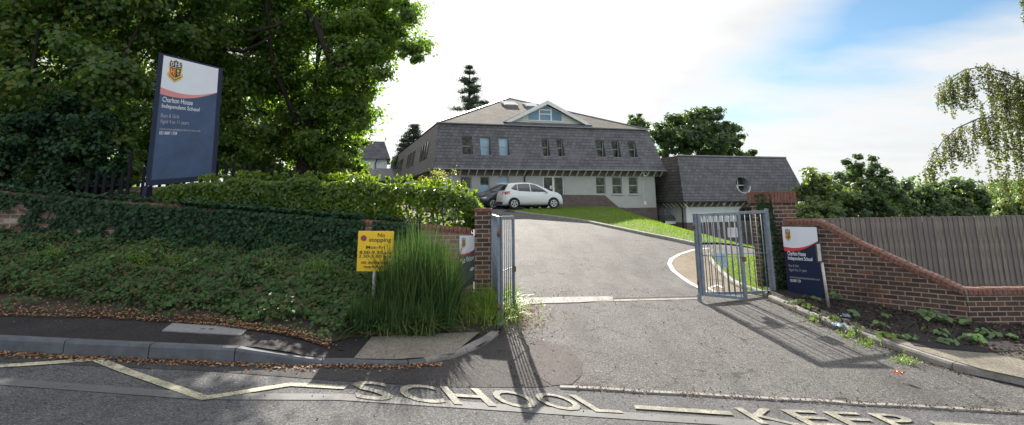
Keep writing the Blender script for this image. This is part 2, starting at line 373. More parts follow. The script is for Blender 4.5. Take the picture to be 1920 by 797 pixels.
def blades(name, P, h, w, mat, lean=.35, parent=None, seg=2, droop=.3, N=None):
    """grass blades from root points P; each blade a bent strip of seg quads (one island)"""
    P = np.asarray(P, float); n = len(P); h = np.broadcast_to(np.asarray(h, float), (n,)) * RNG.uniform(.6, 1.25, n)
    a = RNG.uniform(0, 2 * math.pi, n); ld = np.stack([np.cos(a), np.sin(a)], 1) if N is None else N
    ln = np.minimum(np.abs(RNG.normal(0, lean, n)), 2.1 * lean); k = seg + 1; sd = np.stack([-ld[:, 1], ld[:, 0]], 1)
    v = np.empty((n, k, 2, 3))
    for i in range(k):
        s = i / seg; off = ln * h * s + droop * h * s ** 2.5 * ln * 2
        z = h * s * (1 - .5 * np.minimum(1, ln) ** 2 * s) - droop * h * s ** 3 * ln
        ww = w * (1 - s ** 1.6) * .5 + .0006
        for j, sg in ((0, -1), (1, 1)):
            v[:, i, j, 0] = P[:, 0] + ld[:, 0] * off + sd[:, 0] * ww * sg; v[:, i, j, 1] = P[:, 1] + ld[:, 1] * off + sd[:, 1] * ww * sg; v[:, i, j, 2] = P[:, 2] + z
    me = bpy.data.meshes.new(name); me.vertices.add(n * k * 2); me.vertices.foreach_set('co', v.reshape(-1))
    base = np.arange(n)[:, None, None] * (k * 2); seg_i = np.arange(seg)[None, :, None] * 2
    idx = (base + seg_i + np.array([0, 1, 3, 2])[None, None, :]).reshape(-1).astype(np.int32); m = n * seg
    me.loops.add(m * 4); me.loops.foreach_set('vertex_index', idx); me.polygons.add(m)
    me.polygons.foreach_set('loop_start', np.arange(m, dtype=np.int32) * 4); me.polygons.foreach_set('loop_total', np.full(m, 4, dtype=np.int32)); me.update(calc_edges=True)
    return link(name, me, mat, parent)
def inpoly(x, y, poly):
    c = False; n = len(poly); j = n - 1
    for i in range(n):
        xi, yi = poly[i][:2]; xj, yj = poly[j][:2]
        if (yi > y) != (yj > y) and x < (xj - xi) * (y - yi) / (yj - yi) + xi: c = not c
        j = i
    return c
def scatter(poly, n, zf=Z, off=0., dens=None):
    xs = [p[0] for p in poly]; ys = [p[1] for p in poly]; out = []
    while len(out) < n:
        x = random.uniform(min(xs), max(xs)); y = random.uniform(min(ys), max(ys))
        if inpoly(x, y, poly) and (dens is None or random.random() < dens(x, y)): out.append((x, y, zf(x, y) + off))
    return np.array(out)
def wobble(x, y): return math.sin(x * 2.1 + 1.3) * .5 + math.sin(y * 3.3 + x * 1.7) * .35 + math.sin(x * 5.7 - y * 4.1) * .25

# ---------------------------------------------------------------- setting: ground
def grid_sheet(name, xs, ys, zf, mat, kind='structure'):
    vs = [(x, y, zf(x, y)) for y in ys for x in xs]; n = len(xs)
    fs = [(j * n + i, j * n + i + 1, (j + 1) * n + i + 1, (j + 1) * n + i) for j in range(len(ys) - 1) for i in range(n - 1)]
    me = bpy.data.meshes.new(name); me.from_pydata(vs, [], fs); me.update(); o = link(name, me, mat, None, True); return tag(o, kind=kind)
def frange(a, b, s): return [a + s * i for i in range(int(round((b - a) / s)) + 1)]
xs = [-1500, -600, -250, -120, -70, -45, -30] + frange(-24, 30, 1.) + [36, 45, 60, 90, 150, 300, 700, 1500]
ys = [-300, -60, -20] + frange(-8, 60, 1.) + [70, 90, 130, 200, 400, 900, 2000]
grid_sheet('ground', xs, ys, lambda x, y: Z(x, y) - .05 - (1.5 if y > 90 else 0), M['farland'])

GL = hxy(943, 612); GL2 = hxy(952, 626)
KX = lambda x: .108 * ss(-1.9, -2.75, x) + .025       # pavement height over the road: drops at the crossing
kerb_px = [(0, 660), (130, 667), (262, 673), (421, 680), (560, 686), (650, 684), (740, 686), (800, 681), (850, 672), (905, 651), (936, 628)]
kerb = [hxy(*p) for p in kerb_px]
kerb = [(-24, kerb[0][1] + .1), (-12, kerb[0][1] + .03)] + kerb
rk_px = [(1440, 562), (1470, 574), (1500, 590), (1560, 615), (1640, 645), (1740, 680), (1830, 708), (1920, 728)]
rk = [hxy(*p) for p in rk_px]
rk = rk + [(6.6, 6.2), (8.5, 6.0), (24, 5.9)]
crackL = hxy(1030, 725); crackA = hxy(1125, 735); crackB = hxy(1900, 778)
def crack_y(x): return crackA[1] + (x - crackA[0]) * (crackB[1] - crackA[1]) / (crackB[0] - crackA[0])
kmid = [p for p in kerb]
# road: one sheet up to the kerb and the flush edging
road_poly = [(-24, -8), (24, -8), (24, crack_y(8)), (8, crack_y(8)), crackB, crackA, crackL] + [GL2, GL] + list(reversed(kmid))
road = tag(sheet('road', road_poly, 0, M['road'], .6), kind='structure')
# darker resurfaced apron in front of the crossing
apron = [(-2.2, 6.25), hxy(700, 700), hxy(620, 702)]
apron_poly = [(-24, 6.15), (-6, 6.12), (-3, 6.1), (-1.6, 5.98), (-.6, 5.95), (.25, 6.05), crackL, GL2, GL] + list(reversed([(x, y - .02) for x, y in kmid]))
tag(sheet('road_edge_resurfacing', apron_poly, .004, M['dark_asphalt'], .6), kind='structure')
thr = [hxy(955, 566), hxy(1060, 563), hxy(1180, 560), hxy(1310, 557)]
drive_near = [crackL, crackA, crackB, (6.2, 5.8), (6.4, 6.3)] + list(reversed(rk[:8])) + [(5.9, 12.9), thr[3], thr[0], (-.6, 10.3), (-.3, 9.0), GL, GL2]
tag(sheet('driveway', drive_near, .002, M['drive'], .5), kind='structure')
# patch of newer tarmac beside the left gate
pp = [hxy(*p) for p in [(985, 638), (1030, 642), (1070, 655), (1092, 680), (1090, 705), (1072, 722), (1035, 724), (1000, 700)]]
tag(sheet('driveway_patch', pp, .007, M['patch'], .4), kind='structure')
# upper driveway
dl = [(-.5, 11.), (-1.1, 14), (-2.6, 20), (-5.5, 28), (-9, 40)]
kr = [hxy(*p) for p in [(1300, 461), (1250, 450), (1200, 440), (1150, 429), (1100, 418), (1050, 410), (1000, 404), (965, 399)]]
up_poly = [thr[0]] + dl + [(-9, 46), (12, 52), (22, 44), (5, 38)] + [(1.4, 34.6), (-.6, 31.0)] + list(reversed(kr)) + [(9, 21.5), (14, 23), (14, 17.5), (8, 17.2), (6.2, 14.), (5.9, 12.9), thr[3]]
tag(sheet('upper_driveway', up_poly, .0, M['drive'], .6), kind='structure')
# threshold: drain channel and pale concrete strip
def strip_between(name, pts, w, mat, off, kind='structure', step=.5, parent=None):
    return tag(sheet(name, ribbon(pts, w), off, mat, step, parent), kind=kind if parent is None else None)
strip_between('threshold_joint', [thr[0], thr[1], thr[2], thr[3]], .05, M['soil'], .010)
strip_between('drain_channel', [(p[0] + .02, p[1] - .12) for p in thr[1:]], .13, M['kerb_light'], .008)
conc = [hxy(*p) for p in [(968, 560), (1060, 558), (1148, 557), (1150, 563), (1090, 568), (1020, 570), (975, 573)]]
tag(sheet('concrete_strip', conc, .012, M['concrete'], .4), kind='structure')
# buff path behind the right gate with its white edge line
isl = [hxy(*p) for p in [(1330, 466), (1300, 469), (1275, 477), (1259, 486), (1255, 495), (1262, 508), (1280, 522), (1306, 538), (1322, 548)]]
pr = [hxy(*p) for p in [(1436, 557), (1405, 551), (1372, 533), (1348, 512), (1330, 492), (1326, 480), (1340, 470)]]
tag(sheet('buff_path', isl + pr, .006, M['path'], .5), kind='structure')
strip_between('path_edge_line', isl, .10, M['white_line'], .012)
strip_between('road_number_mark', [hxy(1338, 548), hxy(1330, 541), hxy(1345, 536), hxy(1356, 541)], .07, M['white_line'], .014)
# lawns
lawn_up = [hxy(*p) for p in [(965, 397), (1000, 402), (1050, 408), (1100, 416), (1150, 427), (1200, 438), (1250, 448), (1298, 458)]] + [(9, 22), (14, 23.5), (14, 30), xy(25.5, 33.4), xy(23.2, 33.4), xy(22.3, 35.55), xy(15.6, 35.55), (4.6, 35.6), (1.2, 33.2), (-.2, 31.2)]
tag(sheet('lawn', lawn_up, .02, M['turf'], .7), kind='structure')
lawn_lo = list(pr)[:-1] + [(6.6, 17.0), (9, 17.2), (16, 17.4), (18, 14), (9, 12.6), (6.4, 13.)]
tag(sheet('lower_lawn', lawn_lo, .02, M['turf'], .7), kind='structure')
Gp = scatter(lawn_up, 60000); Gq = scatter(lawn_lo, 46000)
g = blades('lawn_grass', np.concatenate([Gp, Gq]) + np.array([0, 0, .01]), np.concatenate([np.full(len(Gp), .085), np.full(len(Gq), .06)]), .012, M['grass'], .45, seg=2)
tag(g, 'short bright green mown grass on the two lawns', 'grass', kind='stuff')

# kerbs: stones end to end along a path
def kerb_run(name, path, w, hgt, mat, stone=.915, gap=.012, side=1, inset=.025, off=0.):
    mb = MB(); pts = [Vector(p) for p in path]; acc = []; carry = 0
    dd = [0]
    for i in range(1, len(pts)): dd.append(dd[-1] + (pts[i] - pts[i - 1]).length)
    def P(s):
        for i in range(1, len(pts)):
            if s <= dd[i] or i == len(pts) - 1:
                t = (s - dd[i - 1]) / max(1e-6, dd[i] - dd[i - 1]); p = pts[i - 1].lerp(pts[i], t); d = (pts[i] - pts[i - 1]).normalized(); return p, Vector((-d.y, d.x)) * side
    s = 0
    while s < dd[-1] - .1:
        e = min(s + stone - gap, dd[-1]); a, na = P(s); b, nb = P(e)
        vs = []
        for p, n in ((a, na), (b, nb)):
            hh = hgt(p.x) if callable(hgt) else hgt; z = Z(p.x, p.y) + off
            q = p + n * w
            vs += [(p.x, p.y, z - .05), (p.x + n.x * .008, p.y + n.y * .008, z + hh - .025), (p.x + n.x * inset, p.y + n.y * inset, z + hh), (q.x, q.y, z + hh), (q.x, q.y, z - .05)]
        mb.add(vs, [(0, 1, 6, 5), (1, 2, 7, 6), (2, 3, 8, 7), (3, 4, 9, 8), (0, 4, 3, 2, 1), (5, 6, 7, 8, 9)])
        s += stone
    return tag(mb.build(name, mat), kind='structure')
kerb_run('kerb', kerb[:-3], .125, lambda x: KX(x) + .01, M['kerb'])
kerb_run('crossing_kerb', kerb[-4:], .11, .045, M['kerb_light'], .6)
kerb_run('bed_kerb', rk, .10, .08, M['kerb_light'], .915, side=1)
lk = [(p[0], p[1]) for p in reversed(kr)]
kerb_run('lawn_kerb', lk, .14, .10, M['concrete'], .915, side=1)
kerb_run('path_kerb', list(reversed(pr[:-1])), .09, .08, M['concrete'], .915, side=1)
# flush edging stones between road and driveway
ed = [(crackA[0] + t * (crackB[0] - crackA[0]) , 0) for t in np.linspace(-.1, 1.35, 60)]
ed = [(x, crack_y(x) + .02 + .012 * math.sin(x * 9)) for x, _ in ed]
kerb_run('flush_edging', ed, .075, .016, M['kerb_light'], .42, .02, side=1, inset=.01)

# left pavement, leaf strip and bank
PB = [hxy(*p, .13) for p in [(0, 593), (200, 597), (400, 612), (640, 640)]]
PB = [(-24, 8.6), (-12, PB[0][1] + .3)] + PB
pav_poly = [(x, y + .12) for x, y in kerb[:-4]] + [(-1.55, 7.25)] + list(reversed(PB))
tag(sheet('pavement', pav_poly, 0, M['pave'], .4, zf=lambda x, y: Z(x, y) + KX(x)), kind='structure')
pv2 = [(kerb[-4][0], kerb[-4][1] + .11), (kerb[-3][0] - .03, kerb[-3][1] + .1), (kerb[-2][0] - .09, kerb[-2][1] + .06), (-.75, 7.6), (-1.55, 7.45), (-1.75, 7.1), (kerb[-5][0], kerb[-5][1] + .12)]
pv2 = [(kerb[-6][0] + .05, kerb[-6][1] + .08), (kerb[-5][0], kerb[-5][1] + .08), (kerb[-4][0], kerb[-4][1] + .08), (kerb[-3][0] + .0, kerb[-3][1] + .05), (-.45, 7.75), (-1.2, 7.55), (-1.75, 7.35)]
tag(sheet('crossing_paving', pv2, .042, M['paving'], .3), kind='structure')

WY = 10.2                                             # face of the left wall
def wtop(x): return 1.37 - .088 * (max(x, -14) + .5)
def bank(x, y):
    """soil level between pavement and wall"""
    base = Z(x, y) + KX(x); e = ss(-.9, -3.2, x)
    yb = np.interp(x, [p[0] for p in PB], [p[1] for p in PB]) if x < -2.1 else 7.4
    t = clamp((y - yb) / (WY - yb)); hb = (.28 + .022 * min(-x, 12)) * e
    return base + .02 + hb * (1 - (1 - t) ** 1.6) + .03 * wobble(x * 1.5, y * 1.5) * t
bx = [-24, -16] + frange(-12, -.2, .25)
vs = []; fs = []; nr = 10
for i, x in enumerate(bx):
    yb = np.interp(x, [p[0] for p in PB], [p[1] for p in PB]) if x < -2.1 else np.interp(x, [-2.1, -1.5, -.3, 0], [7.4, 7.35, 7.75, 8.7])
    for j in range(nr): y = yb + (WY + .1 - yb) * j / (nr - 1); vs.append((x, y, bank(x, y) + (.0 if j else -.03)))
for i in range(len(bx) - 1):
    for j in range(nr - 1): a = i * nr + j; fs.append((a, a + nr, a + nr + 1, a + 1))
me = bpy.data.meshes.new('bank'); me.from_pydata(vs, [], fs); me.update(); tag(link('bank', me, M['earth'], None, True), kind='structure')

# raised ground behind the left wall
def raised(x, y): return max(Z(x, y) + .1, wtop(x) - .12 + .02 * (y - 10) * ss(-4, -9, x))
def redge(y): return -.75 - .17 * max(0, y - 10.6)
ys2 = frange(10.38, 40.38, 1.5); vs = []; fs = []; k = 26
for y in ys2:
    x1 = redge(y)
    for i in range(k): x = x1 - 32 * (i / (k - 2)) if i < k - 1 else None; vs.append((x1 - 30 * (i / (k - 1)) ** 1.5, y, raised(x1 - 30 * (i / (k - 1)) ** 1.5, y)))
    vs.append((x1 + .02, y, Z(x1, y) - .1))
K1 = k + 1
for j in range(len(ys2) - 1):
    for i in range(k - 1): a = j * K1 + i; fs.append((a, a + 1, a + 1 + K1, a + K1))
    fs.append((j * K1 + k, j * K1, (j + 1) * K1, (j + 1) * K1 + k))
me = bpy.data.meshes.new('raised_ground'); me.from_pydata(vs, [], fs); me.update(); tag(link('raised_ground', me, M['earth'], None, True), kind='structure')

# right bed and pavement
PF = at(1447, 450, hit(1480, 556).y + .25); wallA0 = (PF.x + .14 * CA, PF.y + .14 * SA); wallA1 = hxy(1812, 612)
bed_poly = [(x + .1, y) for x, y in rk[:5]] + [hxy(1720, 652), hxy(1800, 660), hxy(1920, 690), (12, 8.), (24, 8.), (24, 9.9), (7.4, 9.9), (5.5, 12.6), (5.1, 12.6)]
def bedz(x, y): return Z(x, y) + .07 + .04 * clamp(wobble(x * 3, y * 3)) 
tag(sheet('mulch_bed', bed_poly, 0, M['soil'], .25, zf=bedz), kind='structure')
rp = [(x + .1, y + .02) for x, y in rk[4:8]] + [(6.7, 6.35), (8.6, 6.15), (24, 6.05), (24, 8.02), (12, 8.02), hxy(1920, 690), hxy(1800, 660), hxy(1720, 652)]
tag(sheet('right_pavement', rp, .088, M['paving'], .4), kind='structure')
rp2 = [hxy(1690, 640), hxy(1790, 640), hxy(1900, 655), hxy(1920, 672), hxy(1850, 676), hxy(1760, 668), hxy(1715, 662)]
tag(sheet('pavement_repair', rp2, .096, M['pave'], .4), kind='structure')

tag(sheet('verge', [(-3.2, 6.9), (-1., 6.85), (-.40, 7.25), (-.22, 7.9), (-.3, 9.2), (-3.2, 9.2)], .02, M['pave'], .3), kind='structure')
# painted road markings, parts of the road
zig = [hxy(*p) for p in [(-900, 760), (-560, 690), (-260, 706), (0, 688), (182, 675), (384, 748), (545, 722), (648, 728)]]
sheet('zigzag_marking', ribbon(zig, .105), .009, M['yellow_line'], .6, road)
worn = [hxy(*p) for p in [(-100, 706), (0, 716), (380, 744), (640, 745), (900, 762), (1200, 782), (1500, 800), (1920, 826)]]
sheet('worn_line', ribbon(worn, .17), .005, M['worn'], .8, road)
def quad_ground(tl, tr, br, bl, off=.01):
    q = [hit(*p) for p in (tl, tr, br, bl)]
    def f(s, t):   # s right, t up
        top = q[0].lerp(q[1], s); bot = q[3].lerp(q[2], s); p = bot.lerp(top, t); return (p.x, p.y, Z(p.x, p.y) + off)
    return f
def text_geo(txt, bold=0., res=3, spacing=1.):
    cu = bpy.data.curves.new('t', 'FONT'); cu.body = txt; cu.resolution_u = res; cu.offset = bold; cu.space_character = spacing
    o = bpy.data.objects.new('t', cu); C.objects.link(o); bpy.context.view_layer.update()
    me = bpy.data.meshes.new_from_object(o); vs = [tuple(v.co) for v in me.vertices]; fs = [tuple(p.vertices) for p in me.polygons]
    bpy.data.objects.remove(o); bpy.data.curves.remove(cu); bpy.data.meshes.remove(me); return vs, fs
def text_on(name, txt, fmap, s0, s1, t0, t1, mat, parent, bold=0., off=None, spacing=1., ascend=None):
    vs, fs = text_geo(txt, bold, spacing=spacing); xs = [v[0] for v in vs]; ys = [v[1] for v in vs]
    xa, xb = min(xs), max(xs); ya, yb = (min(ys), max(ys)) if ascend is None else ascend
    W = [fmap(s0 + (v[0] - xa) / (xb - xa) * (s1 - s0), t0 + (v[1] - ya) / (yb - ya) * (t1 - t0)) for v in vs]
    me = bpy.data.meshes.new(name); me.from_pydata(W, [], fs); me.update(); return link(name, me, mat, parent)
qs = quad_ground((659, 715), (1115, 745), (1171, 777), (668, 750), .011)
for i, ch in enumerate('SCHOOL'):
    a, b = [(0, .15), (.185, .345), (.37, .53), (.56, .71), (.73, .875), (.895, 1.)][i]
    text_on('school_letter', ch, qs, a, b, 0, 1, M['yellow_letters'], road, .012)
qk = quad_ground((1375, 766), (1688, 779), (1752, 808), (1427, 797), .011)
for i, ch in enumerate('KEEP'):
    a, b = [(0, .25), (.28, .48), (.53, .74), (.80, 1.)][i]
    text_on('keep_letter', ch, qk, a, b, 0, 1, M['yellow_letters'], road, .012)
for a, b in (((1190, 765), (1372, 777)), ((1748, 796), (1920, 806))):
    sheet('dash_marking', ribbon([hxy(*a), hxy(*b)], .10), .011, M['yellow_letters'], .6, road)
road['label'] = None; del road['label']
# ---------------------------------------------------------------- planar boards
class Board:
    """a flat board in a vertical plane; corners given where the photograph shows them"""
    def __init__(s, px, p0, ang):
        s.n = Vector((-math.sin(ang), math.cos(ang), 0)) * -1 if math.cos(ang) > 0 else Vector((-math.sin(ang), math.cos(ang), 0))
        n = Vector((math.sin(ang), -math.cos(ang), 0)); s.n = n
        s.c = []
        for q in px:
            d = ray(*q); t = (Vector(p0) - EYE).dot(n) / d.dot(n); s.c.append(EYE + d * t)
        s.tl, s.tr, s.br, s.bl = s.c
    def f(s, off=0.):
        def g(a, b):
            p = s.bl.lerp(s.br, a).lerp(s.tl.lerp(s.tr, a), b); return tuple(p + s.n * off - s.o)
        return g
def board_thing(name, px, p0, ang, label, cat, group=None, thick=.03, face=None, back=None):
    B = Board(px, p0, ang); B.o = Vector(((B.bl.x + B.br.x) / 2, (B.bl.y + B.br.y) / 2, min(B.bl.z, B.br.z)))
    root = empty(name, B.o, 0, label, cat, group); B.root = root
    g = B.f(0); mb = MB(); q = [Vector(g(0, 0)), Vector(g(1, 0)), Vector(g(1, 1)), Vector(g(0, 1))]
    mb.prism(q, -B.n * thick); mb.build('panel', face, root); return B
def poly_on(B, name, pts, off, mat, parent):
    f = B.f(off); me = bpy.data.meshes.new(name); me.from_pydata([f(*p) for p in pts], [], [tuple(range(len(pts)))]); me.update(); return link(name, me, mat, parent)
def white_swoosh(B, top=1., y0=.70, y1=.78, red=.045, wm=None, rm=None, s0=0., s1=1., parent=None):
    """white head panel that ends in a curve with a thin red band under it"""
    def cv(s, k): return y0 + (y1 - y0) * s ** 1.6 - .035 * math.sin(math.pi * s) + k
    n = 14; S = [i / n for i in range(n + 1)]; X = lambda s: s0 + s * (s1 - s0)
    poly_on(B, 'head_panel', [(X(s), cv(s, 0)) for s in S] + [(X(1), top), (X(0), top)], .004, wm, parent)
    poly_on(B, 'red_band', [(X(s), cv(s, .002)) for s in S] + [(X(s), cv(s, -red * (1 - s) ** .8)) for s in reversed(S[:-1])], .005, rm, parent)
def crest(B, s0, s1, t0, t1, parent, off=.008, detail=True):
    def q(name, pts, k, mat, par): return poly_on(B, name, [(s0 + (s1 - s0) * a, t0 + (t1 - t0) * b) for a, b in pts], off + k * .0015, mat, par)
    shield = [(.14, .96), (.3, .9), (.5, 1.0), (.7, .9), (.86, .96), (.93, .78), (.9, .5), (.86, .3), (.5, .1), (.14, .3), (.1, .5), (.07, .78)]
    e = q('crest', shield, 0, M['gold'], parent)
    q('scroll', [(.0, .3), (.12, .18), (.5, .0), (.88, .18), (1., .3), (.96, .44), (.5, .2), (.04, .44)], 1, M['gold'], e)
    q('scroll_lettering', [(.12, .27), (.5, .08), (.88, .27), (.88, .31), (.5, .12), (.12, .31)], 2, M['crest_black'], e)
    q('crest_top_field', [(.18, .92), (.3, .87), (.5, .96), (.7, .87), (.82, .92), (.88, .78), (.87, .66), (.13, .66), (.12, .78)], 2, M['crest_blue'], e)
    q('crest_red_field', [(.14, .63), (.485, .63), (.485, .19), (.18, .34)], 2, M['crest_red'], e)
    q('crest_black_field', [(.515, .63), (.86, .63), (.82, .34), (.515, .19)], 2, M['crest_black'], e)
    for nm, pts in (('gate_emblem', [(.22, .58), (.27, .58), (.27, .48), (.38, .48), (.38, .58), (.43, .58), (.43, .33), (.38, .33), (.38, .43), (.27, .43), (.27, .37), (.22, .37)]),
                    ('rose_emblem', [(.68 + .09 * math.cos(a * .785), .53 + .065 * math.sin(a * .785)) for a in range(8)]),
                    ('stem_emblem', [(.66, .47), (.70, .47), (.70, .40), (.8, .44), (.71, .35), (.69, .29), (.67, .35), (.57, .44), (.66, .40)])):
        q(nm, pts, 3, M['gold'], e)
    fm = lambda a, b: B.f(off + .005)(s0 + (s1 - s0) * a, t0 + (t1 - t0) * b)
    text_on('crest_lettering', 'D', fm, .2, .38, .70, .86, M['ink_white'], e, .02)
    text_on('crest_lettering', 'S', fm, .62, .80, .70, .86, M['ink_white'], e, .02)
    poly_on(B, 'crest_cross', [(s0 + (s1 - s0) * a, t0 + (t1 - t0) * b) for a, b in [(.475, .68), (.525, .68), (.525, .79), (.58, .79), (.58, .82), (.525, .82), (.525, .9), (.475, .9), (.475, .82), (.42, .82), (.42, .79), (.475, .79)]], off + .005, M['ink_white'], e)
    return e

# ---------------------------------------------------------------- left brick wall (ivy grows over it)
lw = empty('brick_wall', (0, WY, 0), 0, 'old red brick garden wall on the left, mostly hidden by ivy', 'wall')
mb = MB(); xsw = [-24, -14] + frange(-12, -.72, .94)
for i in range(len(xsw) - 1):
    a, b = xsw[i], xsw[i + 1]; za, zb = wtop(a) - .1, wtop(b) - .1
    mb.add([(a, 0, -.6), (b, 0, -.6), (b, .215, -.6), (a, .215, -.6), (a, 0, za), (b, 0, zb), (b, .215, zb), (a, .215, za)],
           [(4, 5, 6, 7), (0, 1, 5, 4), (2, 3, 7, 6)] + ([(1, 2, 6, 5)] if i == len(xsw) - 2 else []) + ([(3, 0, 4, 7)] if i == 0 else []))
mb.build('brickwork', M['brick_old'], lw)
mb = MB(); x = -12.
while x < -.80:                                       # rounded brick-on-edge coping
    z = wtop(x) - .098; w = .066; hh = .105 + random.uniform(-.004, .004)
    prof = [(-.012, 0), (-.012, hh * .55), (.03, hh * .9), (.1075, hh), (.185, hh * .9), (.227, hh * .55), (.227, 0)]
    mb.add([(x, p[0], z + p[1]) for p in prof] + [(x + w, p[0], z + p[1] - .0055) for p in prof], [tuple(range(7)), tuple(range(7, 14))[::-1]] + [(i, (i + 1) % 7, 7 + (i + 1) % 7, 7 + i) for i in range(7)])
    x += .075
mb.build('coping', M['coping'], lw)

# left gate pier
pl = at(916, 420, 10.0); px0 = at(893, 430, 10.0).x; px1 = at(917, 430, 10.0).x
gp_ = empty('gate_pier', ((px0 + px1) / 2, 10.0, Z(-.4, 10)), 0, 'slim red brick gate pier at the right end of the ivy wall', 'gate pier')
w2 = (px1 - px0) / 2 + .03; zt = zat(905, 398, 10.0) - gp_.location.z
MB().box(-w2, 0, -.2, w2, .45, zt).build('brickwork', M['brick'], gp_)
MB().box(-w2 - .01, -.012, zt + .003, w2 + .01, .462, zt + .07).build('cap', M['coping'], gp_, bevel=.01)

# black railings behind the hedge
RY = 11.45
rail = empty('railings', (0, RY, 0), 0, 'black vertical bar railings behind the totem sign and hedge', 'railings')
tops = [(150, 322), (190, 322), (240, 319), (300, 312), (420, 303), (520, 315), (625, 326)]
pxs = list(np.arange(150, 262, 16.2)) + list(np.arange(272, 632, 15.2))
zz = []
for i, qx in enumerate(pxs):
    ty = float(np.interp(qx, [t[0] for t in tops], [t[1] for t in tops])) + random.uniform(-2, 2)
    if i == 6: ty -= 34
    p = at(qx, ty, RY); b0 = raised(p.x, RY) - .05; x = p.x + random.uniform(-.01, .01); zz.append((x, p.z))
    m = MB(); m.box(x - .03, -.012, b0, x + .03, .012, p.z - .03); m.prism([(x - .03, -.012, p.z - .03), (x + .03, -.012, p.z - .03), (x, -.012, p.z + .02)], (0, .024, 0)); m.build('bar', M['rail_black'], rail)
for dz in (-.28, -1.0):
    m = MB()
    for i in range(len(zz) - 1):
        za = min(zz[i][1], 2.75) + dz; zb = min(zz[i + 1][1], 2.75) + dz
        if i == 6: za = zz[5][1] + dz
        if i + 1 == 6: zb = zz[5][1] + dz
        m.bar((zz[i][0] - .002, .034, za), (zz[i + 1][0] + .002, .034, zb), .04, .04)
    m.build('rail', M['rail_black'], rail)

# totem sign
tb = board_thing('totem_sign', [(298, 98), (418, 128), (404, 337), (272, 349)], at(285, 385, 10.75), R(33), 'tall navy school sign board on posts above the ivy wall', 'sign', thick=.09, face=M['navy'])
r = tb.root
poly_on(tb, 'face_panel', [(.075, .04), (.93, .04), (.93, .985), (.075, .985)], .003, M['navy_soft'], r)
white_swoosh(tb, .985, .735, .765, .05, M['panel_white'], M['panel_pink'], .075, .93, r)
poly_on(tb, 'panel_joint', [(.068, .02), (.075, .02), (.075, .985), (.068, .985)], .006, M['crest_black'], r)
poly_on(tb, 'panel_joint', [(.93, .02), (.937, .02), (.937, .985), (.93, .985)], .006, M['crest_black'], r)
crest(tb, .15, .385, .79, .975, r)
ft = tb.f(.009)
text_on('lettering', 'Charlton House', ft, .12, .57, .628, .668, M['ink_white'], r, .004)
text_on('lettering', 'Independent School', ft, .12, .68, .572, .614, M['ink_white'], r, .004)
text_on('lettering', 'Boys & Girls', ft, .12, .385, .50, .538, M['ink_grey'], r)
text_on('lettering', 'Aged 4 to 11 years', ft, .12, .535, .455, .495, M['ink_grey'], r)
text_on('lettering', 'charltonhouseindependentschool.co.uk', ft, .12, .72, .405, .43, M['ink_grey'], r)
text_on('lettering', '023 8087 1739', ft, .12, .375, .378, .402, M['ink_white'], r, .01)
for s in (.0, .955):
    a = Vector(tb.f(-.045)(s + .022, 0)); b_ = a.copy(); b_.z = a.z - .62; b_.x -= .06
    MB().bar(a, b_, .075, .06).build('post', M['navy'], r)

# yellow no-stopping sign on the ivy bank, on a short post
yb = board_thing('no_stopping_sign', [(672, 433), (739, 433.5), (735, 509), (668.5, 508.5)], at(700, 500, 8.35), R(0), 'yellow no stopping sign with black lettering in the ivy', 'sign', thick=.004, face=M['yellow_sign'])
r = yb.root; fy = yb.f(.004)
for t, a, b, y0, y1 in (('No', .55, .75, .85, .95), ('stopping', .31, .93, .70, .83), ('Mon-Fri', .24, .76, .555, .635), ('8.00-9.30 am', .06, .95, .425, .51), ('2.30-5.00 pm', .04, .95, .315, .41), ('on entrance', .12, .84, .18, .255), ('markings', .2, .75, .055, .15)):
    text_on('lettering', t, fy, a, b, y0, y1, M['ink_black'], r, .012)
poly_on(yb, 'emblem', [(.16 + .085 * math.cos(i * .52), .82 + .075 * math.sin(i * .52)) for i in range(12)], .004, M['crest_red'], r)
poly_on(yb, 'emblem', [(.16 + .062 * math.cos(i * .52), .82 + .055 * math.sin(i * .52)) for i in range(12)], .0055, M['purple'], r)
c0 = yb.o
MB().tube([(0, .03, -.75), (0, .03, Vector(yb.f(0)(.5, .9)).z)], .03, 10).build('post', M['galv_light'], r, True)

# visitor sign on the wall by the pier
vb = board_thing('visitor_sign', [(861.5, 442), (897, 441.5), (898, 522), (862, 545)], (0, WY - .02, 0), 0., 'small white and grey visitor entrance sign on the wall behind the long grass', 'sign', thick=.008, face=M['grey_panel'])
r = vb.root; white_swoosh(vb, 1., .66, .74, .05, M['panel_white'], M['panel_red'], 0, 1, r); crest(vb, .1, .34, .76, .97, r, .006)
text_on('lettering', 'Main Visitors Ent', vb.f(.007), .05, .98, .47, .58, M['ink_white'], r, .01)
text_on('lettering', '\u2190' if False else '<', vb.f(.007), .52, .68, .24, .34, M['ink_white'], r, .02)
poly_on(vb, 'arrow_shaft', [(.56, .275), (.98, .275), (.98, .305), (.56, .305)], .007, M['ink_white'], r)

